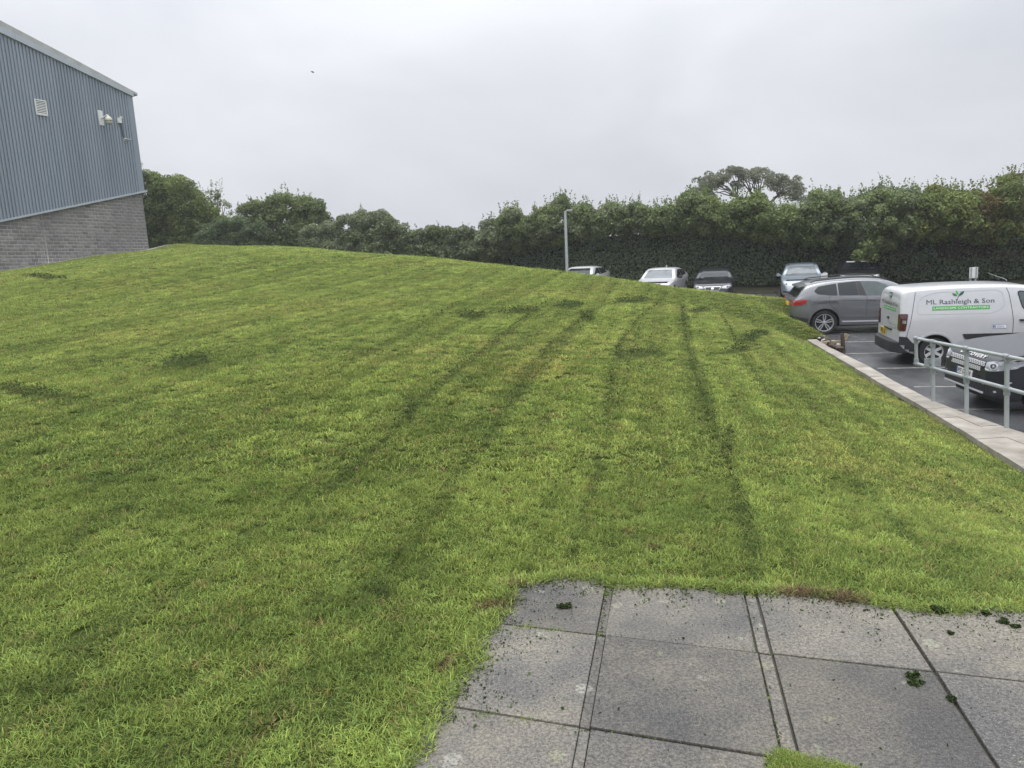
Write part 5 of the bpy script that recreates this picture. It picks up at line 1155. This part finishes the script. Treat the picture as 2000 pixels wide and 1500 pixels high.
# ------------------------------------------------------------------ lawn grass
TR = [[(1332, 600), (1337, 640), (1352, 720), (1380, 800), (1420, 900), (1450, 1000), (1475, 1090)],
      [(1300, 572), (1262, 610), (1225, 650), (1205, 690), (1190, 760), (1180, 830)],
      [(1200, 590), (1130, 630), (1060, 690), (1010, 760), (960, 850), (900, 920), (860, 1000), (800, 1060), (725, 1165)],
      [(1080, 585), (1030, 620), (940, 690), (860, 750), (800, 810), (745, 860), (640, 960)],
      [(900, 590), (780, 660), (640, 735), (500, 810), (330, 890), (160, 965)],
      [(1410, 615), (1440, 680), (1500, 770)], [(1460, 645), (1500, 660)], [(760, 640), (600, 720), (420, 800)], [(800, 570), (560, 640), (330, 710), (150, 765), (0, 800)],
      [(0, 1390), (100, 1320), (240, 1215), (330, 1160), (500, 1050)], [(560, 540), (360, 590), (160, 640), (0, 668)], [(420, 520), (200, 570), (0, 612)], [(700, 560), (450, 640), (240, 690), (0, 735)], [(650, 770), (520, 850), (330, 960), (120, 1080)], [(1560, 700), (1650, 850), (1700, 980)], [(1590, 690), (1740, 850), (1900, 1010)]]
TW = [.85, .75, .75, 1.0, .75, .7, .6, .4, .5, .55, .4, .4, .45, .4, .25, .25]
PILES = [(365, 705, 60, 12, 12), (70, 770, 85, 14, -12), (920, 617, 32, 7, -4), (1010, 608, 45, 7, 5), (1110, 596, 35, 6, 4), (1240, 587, 40, 6, 5), (1210, 690, 18, 14, -40), (1255, 690, 40, 10, 0), (1337, 623, 9, 6, 0), (1440, 684, 36, 8, 22), (1475, 654, 30, 6, 15), (1360, 608, 26, 6, 20), (1145, 618, 20, 8, -40), (80, 540, 50, 4, -10), (740, 1150, 30, 10, -40), (1420, 860, 14, 30, 25), (800, 800, 12, 30, 40)]
tracks = []
for tr, w_ in zip(TR, TW):
    q = [on_lawn(*p) for p in tr]; q = np.array([p[:2] for p in q if p is not None]); tracks.append((q, w_))
piles = []
for px, py, a, b, an in PILES:
    c = on_lawn(px, py); ca, sa = math.cos(math.radians(an)), math.sin(math.radians(an))
    e1 = on_lawn(px+a*ca, py-a*sa*0.5); e2 = on_lawn(px, py-b)
    if c is None or e1 is None or e2 is None: continue
    piles.append((c[:2], e1[:2]-c[:2], e2[:2]-c[:2]))
def seg_dist(P, q):
    d = np.full(len(P), 1e9)
    for a, b in zip(q[:-1], q[1:]):
        ab = b-a; t = np.clip(((P-a)@ab)/max(ab@ab, 1e-9), 0, 1); d = np.minimum(d, np.hypot(*(P-a-t[:, None]*ab).T))
    return d
def mow_lane(P):
    u = P[:, 0]-(.22-.07*np.clip((-P[:, 0]-4)/6, 0, 1))*P[:, 1]+.28*(fbm(P[:, 0]*.2, P[:, 1]*.2, 61)-.5)
    un = (u-.45)/.97-.5; d = np.abs(((u-.45)/.97) - np.round((u-.45)/.97))*.97; return un, d
def darkness(P):
    """how much wet clipping lies on the sward here"""
    o = np.zeros(len(P)); nz_ = fbm(P[:, 0]*2.6, P[:, 1]*2.6, 11); n2 = fbm(P[:, 0]*9, P[:, 1]*9, 14)
    for q, w_ in tracks:
        if len(q) < 2: continue
        d = seg_dist(P, q); o = np.maximum(o, w_*np.exp(-(d/(.028+.035*n2))**2)*np.clip(.55+1.1*(nz_-.25), .3, 1.05))
    un, d = mow_lane(P); o = np.maximum(o, (.36+.50*fbm(np.round(un)*3.7, P[:, 1]*.22, 63))*np.exp(-(d/.032)**2)*np.clip(.4+1.2*(nz_-.2), .2, 1))
    d2 = np.abs(((un*2) % 1)-.5)*.485; o = np.maximum(o, .34*np.exp(-(d2/.03)**2)*np.clip(nz_*1.6, 0, 1))
    for c, e1, e2 in piles:
        Mx = np.array([e1, e2]).T
        try: k = np.linalg.solve(Mx, (P-c).T)
        except Exception: continue
        r = np.hypot(k[0], k[1])*(1+1.5*(n2-.5)); o = np.maximum(o, np.clip((1.15-r)*1.6, 0, 1)*(.45+1.2*nz_))
    grain = np.clip(1.15-.9*np.abs(n2-.5)*2+rng.normal(0, .28, len(P)), .15, 1.25)
    return np.clip(o*grain, 0, 1.1)
def grow(y0, y1, dens, margin):
    A_ = lambda y: 0.86*y+margin; ar_ = (y1-y0)*2*(A_((y0+y1)/2)); n = int(ar_*dens); y = rng.uniform(y0, y1, n*2); x = rng.uniform(-1, 1, n*2)*A_(y1)
    k = (np.abs(x) < A_(y)); x, y = x[k][:n], y[k][:n]; k = x < lawn_right(y)-.02; return x[k], y[k]
LOD = [(0.6, 5.0, 1000, 1.0, 0), (5.0, 9.0, 520, 1.2, 1), (9.0, 15.0, 270, 1.6, 1), (15.0, 25.0, 115, 2.0, 2), (25.0, 48.0, 48, 2.0, 3)]
X = []; Y = []; LV = []; SC_ = []; kindv = []
paveA = np.array(PAVE); gapA = np.array(GAP)
for y0, y1, de, mg, lv in LOD:
    x, y = grow(y0, y1, de, mg)
    if lv == 0: gq = rng.uniform(gapA.min(0), gapA.max(0), (900, 2)); gq = gq[inside(gq[:, 0], gq[:, 1], gapA)]; x = np.append(x, gq[:, 0]); y = np.append(y, gq[:, 1])
    k = (~inside(x, y, paveA)) | inside(x, y, gapA); x, y = x[k], y[k]
    dW = (np.column_stack([x, y])-WC[:2])@WN[:2]; k = dW > .40; x, y = x[k], y[k]
    X.append(x); Y.append(y); LV.append(np.full(len(x), lv)); SC_.append(rng.uniform(.75, 1.25, len(x)))
# shaggy lip over the paving edge
ex, ey = [], []
for a, b in zip(PAVE[:PAVE_EDGE], PAVE[1:PAVE_EDGE+1]):
    L_ = np.linalg.norm(b-a); k = int(L_*620); t = rng.uniform(0, 1, k)[:, None]; q = a+(b-a)*t; nn = np.array([-(b-a)[1], (b-a)[0]])/L_
    q = q+nn*rng.normal(.012, .022, (k, 1)); ex.append(q[:, 0]); ey.append(q[:, 1])
ex = np.concatenate(ex); ey = np.concatenate(ey); X.append(ex); Y.append(ey); LV.append(np.zeros(len(ex))); SC_.append(rng.uniform(.7, 1.5, len(ex)))
# weeds in the joints
wx, wy = [], []
for px, py, s_, n_ in [(1186, 1163, 5, 9), (1042, 1231, 26, 22), (1085, 1234, 6, 6), (1010, 1410, 12, 5), (1545, 1128, 6, 3), (1745, 1190, 10, 6), (930, 1403, 20, 6), (1788, 1327, 8, 6)]:
    for _ in range(n_): q = on_plane(px+rng.normal(0, s_), py+rng.normal(0, 1.5), -.01); wx.append(q[0]); wy.append(q[1])
X.append(np.array(wx)); Y.append(np.array(wy)); LV.append(np.zeros(len(wx))); SC_.append(rng.uniform(.3, .6, len(wx)))
X = np.concatenate(X); Y = np.concatenate(Y); LV = np.concatenate(LV).astype(int); SC_ = np.concatenate(SC_); SC_ = np.where(inside(X, Y, gapA), SC_*.5, SC_); nG = len(X); Pxy = np.column_stack([X, Y])
Z = lawn_z(X, Y)-.004
Z = np.where(inside(X, Y, paveA), np.maximum(Z, -.002), Z)
print('tufts', nG, 'tracks', len(tracks))
dk_ = darkness(Pxy)
big = fbm(X*.33, Y*.33, 21); med = fbm(X*1.3, Y*1.3, 22); sm_ = fbm(X*5, Y*5, 23); lane = fbm(X*.25+Y*.05, Y*2.4, 31)
g1 = np.array([.188, .258, .060]); g2 = np.array([.335, .408, .106]); g3 = np.array([.385, .375, .115]); g4 = np.array([.128, .195, .050])
t1 = np.clip((med*.35+sm_*.65-.30)/.38, 0, 1)[:, None]; T_ = g1*(1-t1)+g2*t1
t3 = (np.clip((big-.50)/.22, 0, 1)*np.clip((sm_-.35)/.3, 0, 1)*.65)[:, None]; T_ = T_*(1-t3)+g3*t3
t4 = np.clip((fbm(X*.9, Y*.9, 41)-.56)/.16, 0, 1)[:, None]*.30; T_ = T_*(1-t4)+g4*t4
T_ *= (1+.14*(lane-.5))[:, None]
un, lane_d = mow_lane(Pxy); T_ *= (1+(.07*np.where(np.round(un) % 2 == 0, 1, -1)+.10*np.sin(un*4*math.pi))*np.clip((Y-2)/5, 0, 1))[:, None]
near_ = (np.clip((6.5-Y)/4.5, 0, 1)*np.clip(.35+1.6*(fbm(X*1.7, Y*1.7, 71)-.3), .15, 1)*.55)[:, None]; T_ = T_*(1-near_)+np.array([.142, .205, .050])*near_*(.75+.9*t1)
straw = (rng.uniform(0, 1, nG) < .035)[:, None]; T_ = np.where(straw, np.array([.32, .25, .11]), T_)
dd_ = np.clip(dk_, 0, 1)[:, None]*.78; T_ = T_*(1-dd_)+np.array([.045, .070, .022])*dd_
for px, py, r_ in [(958, 1180, .09), (885, 1288, .07), (1010, 1145, .05), (1560, 1165, .10), (1650, 1172, .08), (1275, 1062, .05)]:
    q = on_plane(px, py); k = np.hypot(X-q[0], Y-q[1]) < r_*rng.uniform(.6, 1.2, nG); T_[k] = np.array([.20, .15, .080])*rng.uniform(.6, 1.2, (k.sum(), 1))
T_ *= rng.uniform(.74, 1.28, (nG, 1))
def tuft(name, nb, rad, ln, wd, seed, broad=0):
    r = np.random.default_rng(seed); vs = []; fs = []; cs = []
    for k in range(nb):
        a = r.uniform(0, 2*math.pi); rr = rad*math.sqrt(r.uniform()); o = np.array([rr*math.cos(a), rr*math.sin(a), -.004]); an = r.uniform(0, 2*math.pi); lean = r.uniform(.35, 1.3); L_ = ln*r.uniform(.55, 1.25)
        d = np.array([math.cos(an)*math.sin(lean), math.sin(an)*math.sin(lean), math.cos(lean)]); sd = np.array([-math.sin(an), math.cos(an), 0]); w_ = wd*r.uniform(.7, 1.3)
        c = r.uniform(.36, 1.60)
        if k < broad:                                       # clover and daisy leaves lying low
            L_ = ln*.55; w_ = wd*3.2; d = np.array([math.cos(an)*.9, math.sin(an)*.9, .35]); c *= .8
        m1 = o+d*L_*.55; tp = o+d*L_+np.array([math.cos(an), math.sin(an), -.6])*L_*.22; b = len(vs)
        vs += [o-sd*w_*.4, o+sd*w_*.4, m1-sd*w_*.5, m1+sd*w_*.5, tp-sd*w_*.16, tp+sd*w_*.16]; fs += [(b, b+1, b+3, b+2), (b+2, b+3, b+5, b+4)]
        hue = r.uniform(-.10, .14); cs += [(c*(1+hue), c, c*(1-hue), 1)]*6
    me = bpy.data.meshes.new(name); me.from_pydata([tuple(v) for v in vs], [], fs); at_ = me.attributes.new('blade', 'FLOAT_COLOR', 'POINT'); at_.data.foreach_set('color', np.array(cs, np.float32).ravel()); me.materials.append(M['blade'])
    return bpy.data.objects.new(name, me)
TC = bpy.data.collections.new('tuft_kinds'); NV = 5; specs = [(24, .044, .029, .0027), (26, .060, .033, .0040), (32, .11, .038, .0072), (40, .19, .044, .012)]
for l_, (nb, rad, ln, wd) in enumerate(specs):
    for v in range(NV): TC.objects.link(tuft('tuft_%d%d' % (l_, v), nb, rad, ln, wd, 100*l_+v, broad=(5 if v == 4 and l_ < 2 else (2 if v == 3 else 0))))
gm = bpy.data.meshes.new('lawn_grass'); gm.vertices.add(nG); gm.vertices.foreach_set('co', np.column_stack([X, Y, Z]).astype(np.float32).ravel())
def pattr(name, typ, key, arr): a = gm.attributes.new(name, typ, 'POINT'); a.data.foreach_set(key, np.ascontiguousarray(arr).ravel())
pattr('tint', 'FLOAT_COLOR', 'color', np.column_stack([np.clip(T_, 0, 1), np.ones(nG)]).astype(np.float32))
pattr('rot', 'FLOAT_VECTOR', 'vector', np.column_stack([rng.normal(0, .10, nG), rng.normal(0, .10, nG), rng.uniform(0, 6.28, nG)]).astype(np.float32))
hgt = SC_*(1-.35*np.clip(dk_, 0, 1)); pattr('scl', 'FLOAT_VECTOR', 'vector', np.column_stack([SC_, SC_, hgt]).astype(np.float32))
pattr('idx', 'INT', 'value', (LV*NV+rng.integers(0, NV, nG)).astype(np.int32))
go = bpy.data.objects.new('lawn_grass', gm); COL.objects.link(go); tag(go, kind='stuff')
ng = bpy.data.node_groups.new('grow_grass', 'GeometryNodeTree'); ng.interface.new_socket('Geometry', in_out='INPUT', socket_type='NodeSocketGeometry'); ng.interface.new_socket('Geometry', in_out='OUTPUT', socket_type='NodeSocketGeometry')
gi = ng.nodes.new('NodeGroupInput'); g_o = ng.nodes.new('NodeGroupOutput'); mtp = ng.nodes.new('GeometryNodeMeshToPoints'); iop = ng.nodes.new('GeometryNodeInstanceOnPoints'); ci = ng.nodes.new('GeometryNodeCollectionInfo')
ci.inputs['Collection'].default_value = TC; ci.inputs['Separate Children'].default_value = True; ci.inputs['Reset Children'].default_value = True
def nattr(nm, ty): a = ng.nodes.new('GeometryNodeInputNamedAttribute'); a.data_type = ty; a.inputs['Name'].default_value = nm; return a.outputs['Attribute']
iop.inputs['Pick Instance'].default_value = True
ng.links.new(gi.outputs[0], mtp.inputs[0]); ng.links.new(mtp.outputs[0], iop.inputs['Points']); ng.links.new(ci.outputs[0], iop.inputs['Instance']); ng.links.new(nattr('idx', 'INT'), iop.inputs['Instance Index'])
e2r = ng.nodes.new('FunctionNodeEulerToRotation'); ng.links.new(nattr('rot', 'FLOAT_VECTOR'), e2r.inputs[0]); ng.links.new(e2r.outputs[0], iop.inputs['Rotation']); ng.links.new(nattr('scl', 'FLOAT_VECTOR'), iop.inputs['Scale']); ng.links.new(iop.outputs[0], g_o.inputs[0])
md = go.modifiers.new('grass', 'NODES'); md.node_group = ng
# ------------------------------------------------------------------ clippings left by the mower
cand = []
for y0, y1, de in [(1, 6, 1900), (6, 12, 1000), (12, 22, 520), (22, 42, 160)]:
    x, y = grow(y0, y1, de, 1.0); q = np.column_stack([x, y]); d_ = darkness(q); k = rng.uniform(0, 1, len(q)) < np.clip((d_-.24)*2.0, 0, 1)
    k &= ~inside(x, y, paveA); x, y, d_ = x[k], y[k], d_[k]
    sz = {1: .016, 6: .022, 12: .034, 22: .060}[y0]; z = lawn_z(x, y)+.036+.060*np.clip(d_-.3, 0, 1)*rng.uniform(0, 1, len(x)); cand.append((np.column_stack([x, y, z]), np.full(len(x), sz)))
P = np.vstack([c[0] for c in cand]); s = np.concatenate([c[1] for c in cand]); n = len(P); print('clippings', n)
tn = np.array([(.022, .040, .014), (.034, .056, .018), (.05, .075, .022), (.028, .034, .018)]); t = tn[rng.integers(0, 4, n)]*rng.uniform(.7, 1.3, (n, 1))
tag(link('grass_clippings', leaf_mesh('grass_clippings', P, np.tile([0, 0, 1.], (n, 1)), s, t, aspect=.26), M['clod']), kind='stuff')
# crumbs of cut grass on the slabs
pts = []
for a, b in zip(PAVE[4:PAVE_EDGE], PAVE[5:PAVE_EDGE+1]):
    k = int(np.linalg.norm(b-a)*1900); t_ = rng.uniform(0, 1, (k, 1)); nn = np.array([-(b-a)[1], (b-a)[0]])/np.linalg.norm(b-a); q = a+(b-a)*t_-nn*np.abs(rng.exponential(.085, (k, 1))); pts.append(q)
q = rng.uniform([-.8, .8], [3.2, 3.3], (1500, 2)); pts.append(q); q = np.vstack(pts); q = q[inside(q[:, 0], q[:, 1], paveA)]; n = len(q)
t = tn[rng.integers(0, 4, n)]*rng.uniform(.7, 1.5, (n, 1)); tag(link('slab_crumbs', leaf_mesh('slab_crumbs', np.column_stack([q, np.full(n, .005)]), np.tile([0, 0, 1.], (n, 1)), rng.choice([.005, .007, .010, .016], n, p=[.4, .35, .18, .07]), t, aspect=.30), M['clod']), kind='stuff')
# moss in the joints
q = []
for a, b, k in [((968, 1228), (1174, 1240), 260), ((1174, 1240), (1474, 1272), 90), ((860, 1400), (1148, 1425), 130), ((1148, 1425), (1510, 1467), 60), ((1474, 1272), (1810, 1315), 80), ((1445, 1150), (1474, 1272), 90), ((1184, 1150), (1174, 1240), 90), ((1745, 1200), (1810, 1315), 90), ((1810, 1315), (1930, 1500), 120), ((1474, 1272), (1530, 1465), 60)]:
    for t_ in rng.uniform(0, 1, k): q.append(on_plane(a[0]+(b[0]-a[0])*t_+rng.normal(0, 2.5), a[1]+(b[1]-a[1])*t_+rng.normal(0, 1.6), -.003))
q = np.array(q); n = len(q); ms = np.array([(.09, .13, .03), (.06, .085, .02), (.05, .05, .03)])
tag(link('joint_moss', leaf_mesh('joint_moss', q, np.tile([0, 0, 1.], (n, 1)), np.full(n, .010), ms[rng.integers(0, 3, n)]*rng.uniform(.6, 1.4, (n, 1)), aspect=.5), M['clod']), kind='stuff')
# loose clods that dropped off the mower
for px, py, r_, lab in [(1105, 1187, .026, 'dark round clod of wet grass alone on the far left slab'),
                        (1783, 1322, .019, 'stringy clod of cut grass on the slab joint crossing'),
                        (1785, 1336, .017, 'flat clod of cut grass just below the joint crossing'),
                        (1961, 1217, .022, 'largest dark clod near the right hand lawn edge of the paving'),
                        (1983, 1226, .016, 'small clod beside the largest one near the lawn edge'),
                        (1925, 1201, .018, 'dark clod close under the lawn edge left of the largest one'),
                        (1832, 1195, .028, 'wide clod half under the grass lip of the paving'),
                        (1856, 1239, .016, 'thin strip of cut grass lying in the middle of its slab'),
                        (1858, 1368, .016, 'green clod in the slanting joint below the crossing'),
                        (1800, 1335, .012, 'tiny clod right of the flat one by the crossing')]:
    q = on_plane(px, py, 0.0); n = 260; d = unit(rng.normal(0, 1, (n, 3))); d[:, 2] = np.abs(d[:, 2]); st_ = np.array([rng.uniform(.8, 1.5), rng.uniform(.7, 1.1), .75])
    P = d*r_*st_*rng.uniform(.55, 1.05, (n, 1))*(1+.35*np.sin(d[:, :1]*5+px)); o = link('grass_clod', leaf_mesh('grass_clod', P, d, np.full(n, r_*.62), tn[rng.integers(0, 4, n)]*rng.uniform(.7, 1.5, (n, 1)), aspect=.22), M['clod']); o.location = (q[0], q[1], .003)
    tag(o, lab, 'grass clod', 'clods of cut grass on the slabs')
# damp air
hz_ = MB().box((0, 179, 14.5), (962, 482, 39)); ho = hz_.build('haze', None)
hm = bpy.data.materials.new('haze'); hm.use_nodes = True; hm.node_tree.nodes.clear()
ho_ = N(hm.node_tree, 'ShaderNodeOutputMaterial'); hv = N(hm.node_tree, 'ShaderNodeVolumePrincipled', inp={'Color': (0.93, 0.95, 1.0, 1), 'Density': HAZE, 'Anisotropy': 0.3}); hm.node_tree.links.new(hv.outputs[0], ho_.inputs['Volume'])
ho.data.materials.clear(); ho.data.materials.append(hm); tag(ho, kind='stuff')
